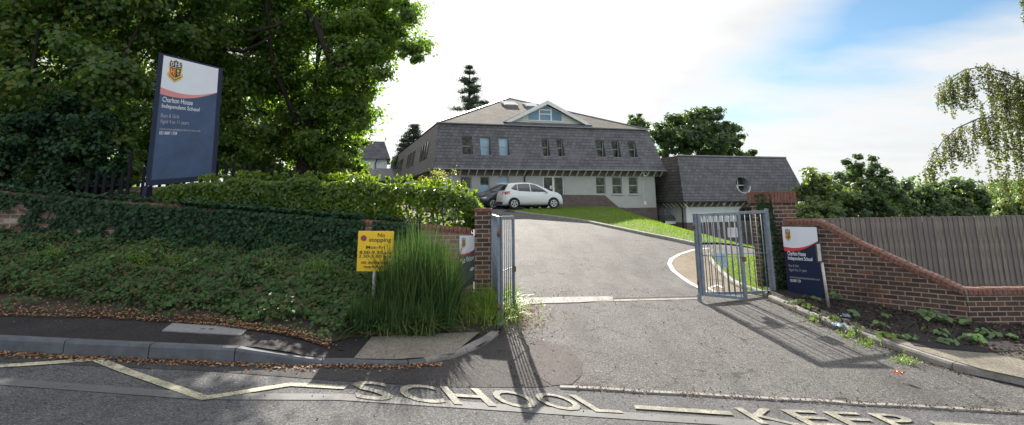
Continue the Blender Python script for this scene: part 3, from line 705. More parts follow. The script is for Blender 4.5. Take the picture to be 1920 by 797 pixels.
# ---------------------------------------------------------------- ivy, leaf litter, hedge
def ivy_density(x): return 1 if -9 < x < -2.9 else .0
N_ = 18000; P = []; Nn = []
gapc = [(at(a_, b_, WY).x, at(a_, b_, WY).z, c_) for a_, b_, c_ in ((12, 418, .36), (20, 440, .3), (92, 402, .16), (88, 420, .13), (108, 460, .2), (104, 440, .16), (210, 430, .13), (150, 432, .1), (40, 395, .2), (55, 470, .2))]
while len(P) < N_:
    x = random.uniform(-12, -1.3); zt_ = wtop(x); z = random.uniform(bank(x, WY) - .05, zt_ + .06)
    if x > -2.9:
        u = (x + 2.05) / .42
        if not (-1 < u < 1 and z > 1.5 + .62 * abs(u) - .9): 
            if not (x < -2.62): continue
    if any((x - a) ** 2 + ((z - b) * 1.3) ** 2 < (c * random.uniform(.6, 1.1)) ** 2 for a, b, c in gapc): continue
    if x < -5.2 and random.random() < .45: continue
    d = abs(random.gauss(0, .05)) + .02 + .08 * clamp(wobble(x * 2, z * 4)) * ss(-5.2, -4.2, x)
    if z > zt_ - .02: yy = WY - d + random.uniform(0, .3); P.append((x, yy, z + random.uniform(0, .06))); Nn.append((0, -.3, 1))
    else: P.append((x, WY - d, z)); Nn.append((random.uniform(-.3, .3), -1, .45))
for _ in range(5200):
    x = random.uniform(-5.9, -2.7); P.append((x, WY + random.uniform(-.06, .3), wtop(x) + random.uniform(-.01, .07))); Nn.append((0, -.4, 1))
for _ in range(900):
    x = random.uniform(-9, -6.6); P.append((x, WY + random.uniform(0, .3), wtop(x) + random.uniform(-.01, .05))); Nn.append((0, -.4, 1))
iv = leaves('wall_ivy', P, RNG.choice([.04, .06, .08], len(P)), M['leaf_ivy'], N=Nn, aspect=.85, fold=.1, spread=.55); tag(iv, 'dark green ivy covering the brick wall and its coping', 'ivy', kind='stuff')
P = []; Nn = []
while len(P) < 66000:
    x = random.uniform(-12, -1.6); yb_ = np.interp(x, [p[0] for p in PB], [p[1] for p in PB]) if x < -2.1 else 7.5
    y = random.uniform(yb_, WY); e = (y - yb_) / (WY - yb_)
    thr_ = .05 + .10 * (wobble(x * 2.3, y * 2) * .5 + .5) + .08 * ss(-4.2, -7, x)
    if e < thr_ * .8 and random.random() < .9: continue
    if x < -4.8 and wobble(x * 3.1, y * 3.7) > .1 and random.random() < .45: continue
    lump = .16 * clamp(.5 + wobble(x * 3, y * 3.5)); P.append((x, y, bank(x, y) + .02 + lump * random.random() + random.random() * .05)); Nn.append((0, -.55, 1))
bi = leaves('bank_ivy', P, RNG.choice([.03, .048, .075], len(P), p=[.35, .4, .25]), M['leaf_bank'], N=Nn, aspect=.8, fold=.12, spread=.7); tag(bi, 'mixed ivy and weeds spreading down the bank below the wall', 'ivy', kind='stuff')
P = []
while len(P) < 5200:
    x = random.uniform(-10, -1.5); yb_ = np.interp(x, [p[0] for p in PB], [p[1] for p in PB]) if x < -2.1 else 7.45
    e = abs(random.gauss(0, 1)); y = yb_ + e * (.06 if x > -3.4 else .12) - .03
    if x < -4 and random.random() < .4: y = random.uniform(yb_, WY)
    if y > WY: continue
    if x > -2.0 and y > yb_ + .1: continue
    P.append((x, y, (bank(x, y) if y > yb_ + .02 else Z(x, y) + KX(x)) + .012 + random.random() * .025))
for _ in range(1700):                                 # gutter and apron
    s = random.uniform(0, 1); x = -7 + s * 6.2; y = np.interp(x, [p[0] for p in kerb[:-3]], [p[1] for p in kerb[:-3]]) - abs(random.gauss(0, .07)) - .01
    P.append((x, y, Z(x, y) + .012))
while len(P) < 13500:
    x, y = random.uniform(-10, -2.6), random.uniform(7.7, WY)
    if random.random() > ss(-2, -6.5, x) * .9 + .1: continue
    P.append((x, y, bank(x, y) + .03 + random.random() * .04))
for _ in range(900): x, y = random.gauss(.05, .25), random.gauss(8.9, .45); P.append((x, y, max(Z(x, y), bank(x, y) if x < -.3 else -9) + .015))
li = leaves('fallen_leaves', P, .034, M['dead'], N=np.tile([0, 0, 1.], (len(P), 1)), aspect=.7, fold=.2, spread=.45); tag(li, 'brown fallen leaves along the pavement edge and gutter', 'leaves', kind='stuff')
P = []                                                # small debris on tarmac
for _ in range(420): x, y = random.uniform(-.2, 5), random.uniform(6.2, 11); P.append((x, y, Z(x, y) + .008))
for _ in range(260): t = random.random(); x, y = random.gauss(.9, .8), random.gauss(10.2, .35); P.append((x, y, Z(x, y) + .01))
for _ in range(500): x = random.uniform(.6, 5.4); y = crack_y(x) + random.gauss(.05, .05); P.append((x, y, Z(x, y) + .02))
for _ in range(160): x, y = random.uniform(-6, -1.2), random.uniform(6.9, 7.9); P.append((x, y, Z(x, y) + KX(x) + .006))
for _ in range(200): x, y = random.uniform(-5, 5), random.uniform(4.6, 6.2); P.append((x, y, Z(x, y) + .006))
for _ in range(900):
    i = random.randrange(0, 6); t = random.random(); a, b = rk[i], rk[i + 1]; x = a[0] + (b[0] - a[0]) * t - abs(random.gauss(0, .05)) - .01; y = a[1] + (b[1] - a[1]) * t; P.append((x, y, Z(x, y) + .012))
db = leaves('leaf_debris', P, .020, M['debris'], N=np.tile([0, 0, 1.], (len(P), 1)), aspect=.8, fold=.3, spread=.8); tag(db, 'bits of leaf and bark scattered over the driveway', 'debris', kind='stuff')

# woody ivy stems on the bare brick at the far left
st = MB()
for px_ in ([(0, 437), (22, 428), (45, 415), (70, 402), (110, 396)], [(36, 392), (60, 400), (84, 410), (95, 420)], [(60, 402), (70, 396), (80, 384)], [(84, 382), (92, 400), (88, 420)]):
    st.tube([at(p[0], p[1], WY - .03) for p in px_], [.016, .014, .012, .009, .007][:len(px_)], 6)
tag(st.build('bare_climber', M['twig'], None, True), 'bare woody climber on the brick at the far left', 'climber', kind='thing')

# laurel hedge on top of the wall
HX0, HX1 = at(322, 380, 10.9).x, at(908, 390, 10.6).x
hedge = empty('laurel_hedge', ((HX0 + HX1) / 2, 10.95, 1.4), 0, 'clipped green laurel hedge standing above the brick wall', 'hedge')
ho = hedge.location
htop = lambda x: float(np.interp(x, [HX0, -5.2, -3.2, -2.1, -1.2, HX1 - .25, HX1], [zat(322, 347, 10.7), zat(420, 334, 10.7), zat(620, 335, 10.7), zat(740, 341, 10.6), zat(840, 350, 10.6), zat(890, 362, 10.6), zat(908, 388, 10.6)]))
P = []; Nn = []
while len(P) < 26000:
    x = random.uniform(HX0 - .05, HX1 + .03); zb = wtop(x) - .02; zt_ = htop(x) - .04 + .05 * wobble(x * 3, 1); y = random.uniform(10.42, 11.35); z = random.uniform(zb, zt_)
    cy_ = (y - 10.9) / .5; cz = (z - (zb + zt_) / 2) / ((zt_ - zb) / 2 + .05); rr = max(abs(cy_), abs(cz)) 
    rr = (abs(cy_) ** 3 + abs(cz) ** 3) ** (1 / 3)
    bulge = .93 + .12 * wobble(x * 2.4, z * 5)
    if rr > bulge + .08 or (rr < .72 and random.random() < .8): continue
    if -2.15 < x < -.9 and z < zb + .34 and random.random() < .82: continue
    P.append((x - ho.x, y - ho.y, z - ho.z)); Nn.append((0, cy_ * .8 - .2, cz * .6 + .35))
for _ in range(100):
    x = random.uniform(HX0 + .35, HX1 - .15); y = random.uniform(10.5, 11.2); z = htop(x) + random.uniform(-.02, .05); lean_ = Vector((random.gauss(0, .25), random.gauss(-.1, .2), 1)).normalized(); ln_ = random.uniform(.05, .13)
    for k in range(12): q = Vector((x, y, z)) + lean_ * ln_ * (k / 12) + Vector((random.gauss(0, .018), random.gauss(0, .018), 0)); P.append(tuple(q - ho)); Nn.append((random.gauss(0, .8), random.gauss(0, .8), .6))
leaves('foliage', P, .10, M['leaf_laurel'], hedge, Nn, .42, .12, .8)
m = MB()
for i in range(42):
    x = HX0 + .1 + (HX1 - HX0 - .2) * (i + random.random() * .6) / 42; y = random.uniform(10.7, 11.1); z0 = wtop(x) - .1
    m.tube([(x - ho.x, y - ho.y, z0 - ho.z), (x + random.uniform(-.1, .1) - ho.x, y - ho.y, z0 + .35 - ho.z), (x + random.uniform(-.2, .2) - ho.x, y + random.uniform(-.1, .1) - ho.y, min(z0 + .75, htop(x) - .05) - ho.z)], [.016, .012, .005], 5)
m.build('stems', M['twig'], hedge, True)
# pale flowering shrub peeping over the hedge
fs_ = empty('flowering_shrub', at(812, 380, 11.7), 0, 'pale straggly flowering shrub rising above the right end of the hedge', 'shrub')
o_ = fs_.location; P = []
for k in range(16):
    c = Vector((random.gauss(0, .22), random.gauss(0, .15), .15 + random.random() * .55)); P += [c + Vector((random.gauss(0, .06), random.gauss(0, .06), random.gauss(0, .05))) for _ in range(45)]
leaves('foliage', P, .035, M['leaf_flower'], fs_, None, .6)
m = MB()
for k in range(9): m.tube([(0, 0, -.4), (random.gauss(0, .08), 0, .1), (random.gauss(0, .22), random.gauss(0, .12), .55)], [.01, .007, .003], 4)
m.build('stems', M['twig'], fs_)

# clump of long grass in front of the low wall
gr = empty('grass_clump', (*hxy(772, 628), Z(-1.4, 7.9) + .05), 0, 'big clump of long green grass in front of the low brick wall', 'ornamental grass')
P = []; hts = []
for _ in range(7500):
    x = random.gauss(-1.38, .40); x = clamp(x, -2.0, -.90) + random.gauss(0, .04); y = random.uniform(7.75, 8.75) if x > -1.75 else random.uniform(8.45, 8.9); P.append((x - gr.location.x, y - gr.location.y, bank(x, y) - .02 - gr.location.z))
    hts.append(np.interp(x, [-2.4, -2.0, -1.7, -1.3, -.95, -.75, -.6], [.5, .62, .95, 1.2, .98, .72, .55]) * random.uniform(.62, 1.05))
blades('blades', P, np.array(hts), .014, M['reed'], .15, gr, 5, .55)
P = []
for _ in range(2600):
    x = random.uniform(-2.1, -1.0); y = random.uniform(7.45, 8.0); P.append((x - gr.location.x, y - gr.location.y, bank(x, y) - .02 - gr.location.z))
blades('low_blades', P, .38, .013, M['reed'], .45, gr, 3, .6)
# weeds by the left gate and pavement edge
wd = empty('weed_patch', (-.35, 8.8, Z(-.35, 8.8)), 0, 'straggly yellow green weeds around the foot of the left gate', 'weeds')
P = [(random.gauss(-.02, .2), random.gauss(.2, .5), bank(-.35, 8.8) - Z(-.35, 8.8)) for _ in range(1500)]; P = [p for p in P if p[0] < .45]
blades('stalks', P, .3, .012, M['weed'], .5, wd, 3, .5)
P = [(random.gauss(0, .25), random.gauss(.15, .5), abs(random.gauss(.1, .12))) for _ in range(2600)]
leaves('foliage', P, .035, M['weed'], wd, None, .6)
# utility cover in the left pavement
cvp = [hxy(*p, .13) for p in [(323, 608), (466, 617), (453, 630), (303, 622)]]; cx_ = sum(p[0] for p in cvp) / 4; cy2 = sum(p[1] for p in cvp) / 4; zc = Z(cx_, cy2) + KX(cx_)
uc = empty('utility_cover', (cx_, cy2, zc), 0, 'pale grey rectangular utility cover set in the left pavement', 'manhole cover')
mb = MB(); mb.prism([(x - cx_, y - cy2, Z(x, y) + KX(x) - zc - .02) for x, y in cvp], (0, 0, .032)); mb.build('slab', M['slab'], uc)
for dx in (-.06, .04): MB().box(dx, -.02, .0125, dx + .05, .0, .0155).build('lifting_slot', M['soil'], uc)

for k_, (qx, qy, lb) in enumerate(((330, 500, 'bright green weed sprouting on the bank, left of centre'), (585, 525, 'long strappy leaved weed on the middle of the bank'), (95, 470, 'weed growing below the bare brick at the far left'), (500, 560, 'low nettle clump near the foot of the bank'), (250, 555, 'pale weed near the utility cover on the bank foot'), (620, 470, 'tall weed at the ivy edge left of the yellow sign'))):
    p = at(qx, qy, 8.9); zb_ = bank(p.x, p.y); root = empty('bank_weed', (p.x, p.y, zb_), 0, lb, 'weed', 'weeds on the ivy bank')
    Q = [(random.gauss(0, .11), random.gauss(0, .08), abs(random.gauss(.12, .07)) + .02) for _ in range(120)]; leaves('foliage', Q, .06, M['weed_pale'] if k_ % 2 else M['weed'], root, None, .45)
    blades('stalks', [(q[0], q[1], 0) for q in Q[:40]], .3, .012, M['weed'], .5, root, 3, .5)
# ---------------------------------------------------------------- right brick wall, pier, fence
A0 = Vector((*wallA0, 0)); A1 = Vector((*wallA1, 0)); dA = (A1 - A0).normalized(); angA = math.atan2(dA.y, dA.x); LA = (A1 - A0).length
nA = Vector((math.sin(angA), -math.cos(angA), 0))       # towards the camera side
if nA.dot(-A0) < 0: nA = -nA
def on_wall(px, py):
    d = ray(px, py); t = (A0 - EYE).dot(nA) / d.dot(nA); p = EYE + d * t; return (p - A0).dot(dA), p.z
rw = empty('curved_brick_wall', (A0.x, A0.y, 0), angA, 'brown brick boundary wall with swept coping beside the right gate', 'wall')
prof = [on_wall(*p) for p in [(1465, 411), (1490, 410.5), (1515, 410), (1532, 411), (1550, 419), (1600, 446), (1650, 469), (1700, 492), (1760, 518), (1812, 540)]]
prof[0] = (prof[0][0] - .0, prof[0][1]); LA2 = prof[-1][0]
W1 = A0 + dA * LA2; W1z = prof[-1][1]
TH = .215
def wall_strip(pts, y0, y1, zb, name, mat, parent, dz=0.):
    m = MB()
    for (a, za), (b, zb_) in zip(pts[:-1], pts[1:]):
        m.add([(a, y0, zb), (b, y0, zb), (b, y1, zb), (a, y1, zb), (a, y0, za + dz), (b, y0, zb_ + dz), (b, y1, zb_ + dz), (a, y1, za + dz)],
              [(4, 5, 6, 7), (0, 1, 5, 4), (2, 3, 7, 6), (0, 3, 2, 1)] + ([(3, 0, 4, 7)] if a == pts[0][0] else []) + ([(1, 2, 6, 5)] if b == pts[-1][0] else []))
    return m.build(name, mat, parent)
# local +y points away from the camera when nA is local -y
sgn = 1 if (Matrix.Rotation(angA, 3, 'Z') @ Vector((0, 1, 0))).dot(nA) < 0 else -1
def fine(pts, n=6):
    xs_ = np.array([p[0] for p in pts]); zs_ = np.array([p[1] for p in pts]); out = []
    for i in range(len(pts) - 1):
        for k in range(n):
            t = k / n; p0 = pts[max(i - 1, 0)]; p1 = pts[i]; p2 = pts[i + 1]; p3 = pts[min(i + 2, len(pts) - 1)]
            z = .5 * ((2 * p1[1]) + (-p0[1] + p2[1]) * t + (2 * p0[1] - 5 * p1[1] + 4 * p2[1] - p3[1]) * t * t + (-p0[1] + 3 * p1[1] - 3 * p2[1] + p3[1]) * t ** 3)
            out.append((p1[0] + (p2[0] - p1[0]) * t, z))
    return out + [tuple(pts[-1])]
fp = fine(prof)
wall_strip(fp, 0, sgn * TH, -.9, 'brickwork', M['brick'], rw, -.108)
def coping_run(pts, parent, mat, y0=-.02, y1=None, off=0., hh=.11, pitch=.076, sg=1):
    m = MB(); xs_ = [p[0] for p in pts]; zs_ = [p[1] for p in pts]; dd = [0]
    for i in range(1, len(pts)): dd.append(dd[-1] + math.hypot(pts[i][0] - pts[i - 1][0], pts[i][1] - pts[i - 1][1]))
    s = .03
    while s + pitch < dd[-1]:
        x = float(np.interp(s + pitch / 2, dd, xs_)); z = float(np.interp(s + pitch / 2, dd, zs_)); xa = float(np.interp(s, dd, xs_)); za = float(np.interp(s, dd, zs_)); xb = float(np.interp(s + pitch, dd, xs_)); zb = float(np.interp(s + pitch, dd, zs_))
        T_ = Vector((xb - xa, 0, zb - za)).normalized(); Nn_ = Vector((-T_.z, 0, T_.x)); w = (pitch - .009) / 2; j = random.uniform(-.004, .004); W_ = TH
        pr_ = [(-.018, -hh), (-.018, -hh * .35), (.02, -hh * .08), (W_ / 2, 0), (W_ - .02, -hh * .08), (W_ + .018, -hh * .35), (W_ + .018, -hh)]
        c = Vector((x, 0, z + j)); vs = []
        for e in (-w, w):
            for yy, k in pr_: q = c + T_ * e + Nn_ * k; vs.append((q.x, yy * sg, q.z))
        m.add(vs, [tuple(range(7)), tuple(range(7, 14))[::-1]] + [(i, (i + 1) % 7, 7 + (i + 1) % 7, 7 + i) for i in range(7)])
        s += pitch
    m.build('coping', mat, parent)
    m = MB()
    for (a, za), (b, zb_) in zip(pts[:-1], pts[1:]):    # mortar bed under and between the coping bricks
        m.add([(a, .004 * sg, za - hh - .004), (b, .004 * sg, zb_ - hh - .004), (b, (TH - .004) * sg, zb_ - hh - .004), (a, (TH - .004) * sg, za - hh - .004), (a, .004 * sg, za - .022), (b, .004 * sg, zb_ - .022), (b, (TH - .004) * sg, zb_ - .022), (a, (TH - .004) * sg, za - .022)],
              [(4, 5, 6, 7), (0, 1, 5, 4), (2, 3, 7, 6), (0, 3, 2, 1), (3, 0, 4, 7), (1, 2, 6, 5)])
    m.build('mortar', M['kerb_light'], parent)
coping_run(fp, rw, M['coping'], sg=sgn)

# straight low wall carrying on to the right, parallel with the road
rw2 = empty('low_brick_wall', (W1.x, W1.y, 0), 0, 'low brick wall at the far right under the grey boarded fence', 'wall')
q2 = [(-.02, W1z), (3., W1z + .0), (6., W1z - .15), (16., W1z - .5)]
wall_strip(q2, 0, TH, -1.2, 'brickwork', M['brick'], rw2, -.108); coping_run(q2[:2], rw2, M['coping'])

# pier by the right gate
pr_o = empty('brick_pier', (PF.x, PF.y, Z(5.5, 12.2)), YAW, 'tall brown brick pier with soldier course top beside the right gate', 'gate pier')
s0, zt0 = on_wall(1447, 358); s1, _ = on_wall(1507, 365); zt0 = zt0 - pr_o.location.z
s0 = 0; s1 = .66; y0p, y1p = 0., .5; zt0 = zat(1447, 359, PF.y) - Z(5.5, 12.2)
MB().box(s0, y0p, -.3, s1, y1p, zt0 - .225).build('brickwork', M['brick'], pr_o)
m = MB(); n = 7
for (xa, ya, xb, yb_) in ((s0 - .012, y0p - .012, s1 + .012, y0p - .012), (s0 - .012, y1p + .012, s1 + .012, y1p + .012), (s0 - .012, y0p - .012, s0 - .012, y1p + .012), (s1 + .012, y0p - .012, s1 + .012, y1p + .012)):
    L_ = math.hypot(xb - xa, yb_ - ya); k = int(L_ / .075); horiz = abs(yb_ - ya) < .01
    for i in range(k):
        t0_, t1_ = i / k, (i + 1) / k - .009 / L_; zz_ = zt0 + random.uniform(-.006, .006)
        if horiz: m.box(xa + (xb - xa) * t0_, ya - .02, zt0 - .222, xa + (xb - xa) * t1_, ya + .06, zz_) 
        else: m.box(xa - .02 if xa < (s0 + s1) / 2 else xa - .06, ya + (yb_ - ya) * t0_, zt0 - .2215, xa + .06 if xa < (s0 + s1) / 2 else xa + .02, ya + (yb_ - ya) * t1_, zz_ - .003)
m.build('soldier_course', M['coping'], pr_o)
MB().box(s0 + .03, y0p + .03, zt0 - .224, s1 - .03, y1p - .03, zt0 - .012).build('cap', M['kerb_light'], pr_o)
# ivy climbing the pier
P = []; Nn = []; Rm = Matrix.Rotation(YAW, 3, 'Z'); base = Vector((PF.x, PF.y, 0))
while len(P) < 1500:
    t = random.random(); z = -.1 + 2.05 * t ** 1.15; wdt = .14 * (1 - t) + .05; x = s0 + random.gauss(.0, wdt) ; 
    if x > s0 + .22 * (1.15 - t): continue
    y = y0p - .01 - random.random() * .07 * (1.3 - t)
    if x < s0: x = s0 - random.random() * .05; y = random.uniform(y0p, y0p + .3)
    q = base + Rm @ Vector((x, y, z)); P.append(q); Nn.append(nA)
iv2 = leaves('pier_ivy', P, .05, M['leaf_ivy'], N=Nn, aspect=.85, spread=.6); tag(iv2, 'thin ivy climbing the gate side of the tall brick pier', 'ivy', kind='stuff')

# weathered close-boarded fence behind the wall
FY0, FY1 = 13.05, 12.3
fx0 = at(1528, 408, FY0).x; fx1 = at(1960, 403, FY1).x
ang_f = math.atan2(FY1 - FY0, fx1 - fx0); FL = math.hypot(fx1 - fx0, FY1 - FY0)
fn = empty('boarded_fence', (fx0, FY0, 0), ang_f, 'weathered grey vertical board fence behind the right wall', 'fence')
z0f = zat(1560, 409, FY0); z1f = zat(1920, 403.5, FY1); i = 0; s = 0.; rot = -ang_f
gap_s = ((at(1783, 420, 12.6).x - fx0)) / math.cos(ang_f)
while s < FL + .9:
    w = random.uniform(.096, .108); zt_ = z0f + (z1f - z0f) * s / FL + random.uniform(-.008, .008); zb = -.75 if s < gap_s else -.3
    if abs(s - gap_s) < .04: s += .018; gap_s = -9; zt_ += .03
    tl_ = random.gauss(.004, .003)
    m = MB(); t0_, t1_ = .004, .028
    m.add([(0, -t1_, zb), (w + .012, -t0_, zb), (w + .012, 0, zb), (0, 0, zb), (tl_, -t1_, zt_), (w + .012 + tl_, -t0_, zt_ + random.uniform(-.004, .004)), (w + .012 + tl_, 0, zt_), (tl_, 0, zt_)],
          [(0, 3, 2, 1), (4, 5, 6, 7), (0, 1, 5, 4), (1, 2, 6, 5), (2, 3, 7, 6), (3, 0, 4, 7)])
    b = m.build('board', M['wood'], fn); b.location = (s, -.003 * (i % 2), 0); b.rotation_euler = (random.gauss(0, .003), random.gauss(0, .003), random.gauss(0, .02)); s += w; i += 1
for zz_ in (.1, 1.15): MB().box(0, .004, zz_, FL + .8, .07, zz_ + .08).build('rail', M['wood'], fn)
for k in range(4): MB().box(.2 + k * 1.9, .075, -.8, .3 + k * 1.9, .17, z0f - .05).build('post', M['wood'], fn)

# school sign on the right wall
sb = board_thing('school_sign', [(1466, 425), (1531, 426), (1546, 560), (1478, 552)], A0 + nA * .16, angA, 'navy and white school name board fixed to the right brick wall', 'sign', thick=.012, face=M['navy'])
r = sb.root
if sb.n.dot(nA) < 0: print('WARN sign normal')
white_swoosh(sb, 1., .70, .80, .06, M['panel_white'], M['panel_red'], 0, 1, r); crest(sb, .07, .25, .785, .975, r, .007)
fs2 = sb.f(.008)
for t, a, b, y0, y1, mt, bd in (('Charlton House', .1, .62, .575, .64, 'ink_white', .014), ('Independent School', .1, .79, .495, .565, 'ink_white', .014), ('Boys & Girls', .1, .39, .40, .445, 'ink_grey', 0), ('Aged 4 to 11 years', .1, .60, .335, .39, 'ink_grey', 0), ('charltonhouseindependentschool.co.uk', .1, .94, .235, .275, 'ink_grey', 0), ('023 8087 1739', .1, .4, .19, .23, 'ink_white', .01)):
    text_on('lettering', t, fs2, a, b, y0, y1, M[mt], r, bd)

# leaning marker post in the bed
pb = hit(1556, 585); pt = at(1536, 455, pb.y - .02)
mp_ = empty('marker_post', pb, 0, 'leaning grey metal post with a small plate in front of the right wall', 'post')
MB().tube([(0, 0, -.15), tuple(pt - pb - Vector((0, 0, .1)))], .024, 10).build('post', M['galv_light'], mp_, True)
e = pt - pb
MB().box(e.x - .075, -.045, e.z - .32, e.x + .03, -.02, e.z).build('plate', M['pvc_black'], mp_)
MB().box(e.x - .065, -.051, e.z - .30, e.x - .005, -.0475, e.z - .02).build('plate_face', M['galv_light'], mp_)

# ---------------------------------------------------------------- folding gates
def gate(name, label, Hp, Sp, Bp, ztop_h, ztop_s, zb_h, zb_s, nbA, nbB, zbB=None, ztB=None, stw=.07):
    root = empty(name, (Hp[0], Hp[1], zb_h - .1), 0, label, 'gate', 'folding school gates'); o = root.location
    def leaf(nm, a, b, za0, za1, zb0, zb1, n, skip_first=False, stile=.07):
        a, b = Vector((*a, 0)), Vector((*b, 0)); d = (b - a).normalized()
        P_ = lambda t, top: Vector(((a + (b - a) * t).x - o.x, (a + (b - a) * t).y - o.y, (za1 + (zb1 - za1) * t if top else za0 + (zb0 - za0) * t) - o.z))
        nrm = Vector((-d.y, d.x, 0)) * (.026 if stile > .05 else .016); L_ = (b - a).length; ts = stile / L_; zz_ = Vector((0, 0, .048)); ring = [P_(0, 0) - zz_ * .5, P_(1, 0) - zz_ * .5, P_(1, 1) + zz_ * .5, P_(0, 1) + zz_ * .5, P_(ts, 0) + zz_ * .5, P_(1 - ts, 0) + zz_ * .5, P_(1 - ts, 1) - zz_ * .5, P_(ts, 1) - zz_ * .5]
        vv = [q - nrm for q in ring] + [q + nrm for q in ring]; ff = []
        for k in range(4):
            k2 = (k + 1) % 4; ff += [(k, k2, 4 + k2, 4 + k), (8 + k, 12 + k, 12 + k2, 8 + k2), (k, 8 + k, 8 + k2, k2), (4 + k, 4 + k2, 12 + k2, 12 + k)]
        fr = MB().add(vv, ff).build(nm, M['galv'], root)
        for i in range(n):
            t = (i + 1) / (n + 1); MB().tube([P_(t, 0), P_(t, 1)], .0085, 6).build('bar', M['galv'], fr, True)
        mid0, mid1 = P_(0, 0).lerp(P_(0, 1), .48), P_(1, 0).lerp(P_(1, 1), .48)
        MB().tube([mid0, mid1], .007, 6).build('tie_bar', M['galv'], fr)
        return fr, P_
    f1, Pa = leaf('hinged_panel', Hp, Sp, zb_h, ztop_h, zb_s, ztop_s, nbA, stile=stw)
    sx = Vector((*Sp, 0)); bx_ = Vector((*Bp, 0)); off = (bx_ - sx).normalized() * .06
    f2, Pb = leaf('folded_panel', tuple((sx + off)[:2]), Bp, zb_s - .01, ztop_s, zbB if zbB is not None else zb_s, ztB if ztB is not None else ztop_s, nbB, stile=.055 if stw > .05 else .05)
    q = Pa(1, 0).lerp(Pa(1, 1), .5)
    for t in (.15, .85):
        q = Pa(1, 0).lerp(Pa(1, 1), t); MB().tube([q - Vector((0, 0, .04)), q + Vector((0, 0, .04))], .022, 8).build('hinge', M['rust'], root, True)
    q = Pb(1, 0).lerp(Pb(1, 1), .46); MB().box(q.x - .03, q.y - .05, q.z - .04, q.x + .03, q.y - .01, q.z + .04).build('lock', M['rust'], root)
    # ground post under the folding joint
    g0 = Vector((Sp[0] - o.x, Sp[1] - o.y, Z(*Sp) - o.z - .03)); MB().bar(g0, g0 + Vector((0, 0, (zb_s - Z(*Sp)) + .03)), .06, .06).build('foot', M['galv'], root)
    return root, f1, Pa, Pb
S_ = hxy(1312, 566); Hh = hxy(1450, 553); B_ = hxy(1401, 566)
zS0, zS1 = zat(1313, 551, S_[1]), zat(1297, 403, S_[1]); zH0, zH1 = zat(1447, 547, Hh[1]), zat(1434, 397, Hh[1])
zB0, zB1 = zat(1400, 560, B_[1]), zat(1385, 401, B_[1])
print('gate', S_, Hh, B_, zS0, zS1, zH0, zH1, zB0, zB1)
g1, f1, Pa, Pb = gate('folding_gate', 'grey steel folding gate with notices, beside the tall brick pier', Hh, S_, B_, zH1, zS1, zH0, zS0, 12, 7, zB0, zB1, .055)
MB().bar((0.02, .0, -.1), (0.02, .0, zH1 - g1.location.z + .06), .055, .055).build('hinge_post', M['galv'], g1)
SL_ = hxy(936, 612); HL = (px1 + .05, 10.02); BL = hxy(965, 593)
zs0, zs1 = zat(936, 606, SL_[1]), zat(929, 409, SL_[1]); zb0, zb1 = zat(964, 588, BL[1]), zat(954, 408, BL[1])
print('gateL', SL_, HL, BL, zs0, zs1, zb0, zb1)
gate('folding_gate', 'grey steel folding gate standing open by the slim pier and weeds', HL, SL_, BL, zs1 + .01, zs1, zs0 + .06, zs0, 7, 6, zb0, zb1, .04)

# notices hanging on the right gate
def notice(px, mat, label, name='gate_notice', lines=True):
    ctr = [sum(p[0] for p in px) / 4, sum(p[1] for p in px) / 4]; a = Vector((*S_, 0)); b = Vector((*Hh, 0)); an = math.atan2(b.y - a.y, b.x - a.x)
    n = Vector((math.sin(an), -math.cos(an), 0)); B = board_thing(name, px, a + n * .035, an, label, 'notice', None, .004, mat)
    if lines:
        for k in range(4):
            y = .82 - k * .17; poly_on(B, 'printed_line', [(.12, y), (.85 - .1 * (k % 2), y), (.85 - .1 * (k % 2), y + .035), (.12, y + .035)], .002, M['ink_grey'], B.root)
    return B
notice([(1364, 427), (1384, 427), (1385, 445), (1365, 445)], M['poster_white'], 'white printed notice fixed high on the right gate', lines=True)
notice([(1341, 474), (1352, 474), (1354, 492), (1343, 492)], M['poster_blue'], 'small pale blue card low on the right gate, left of another', lines=False)
notice([(1350, 474), (1361, 474), (1364, 502), (1353, 502)], M['poster_blue'], 'taller blue and white card low on the right gate', lines=True)

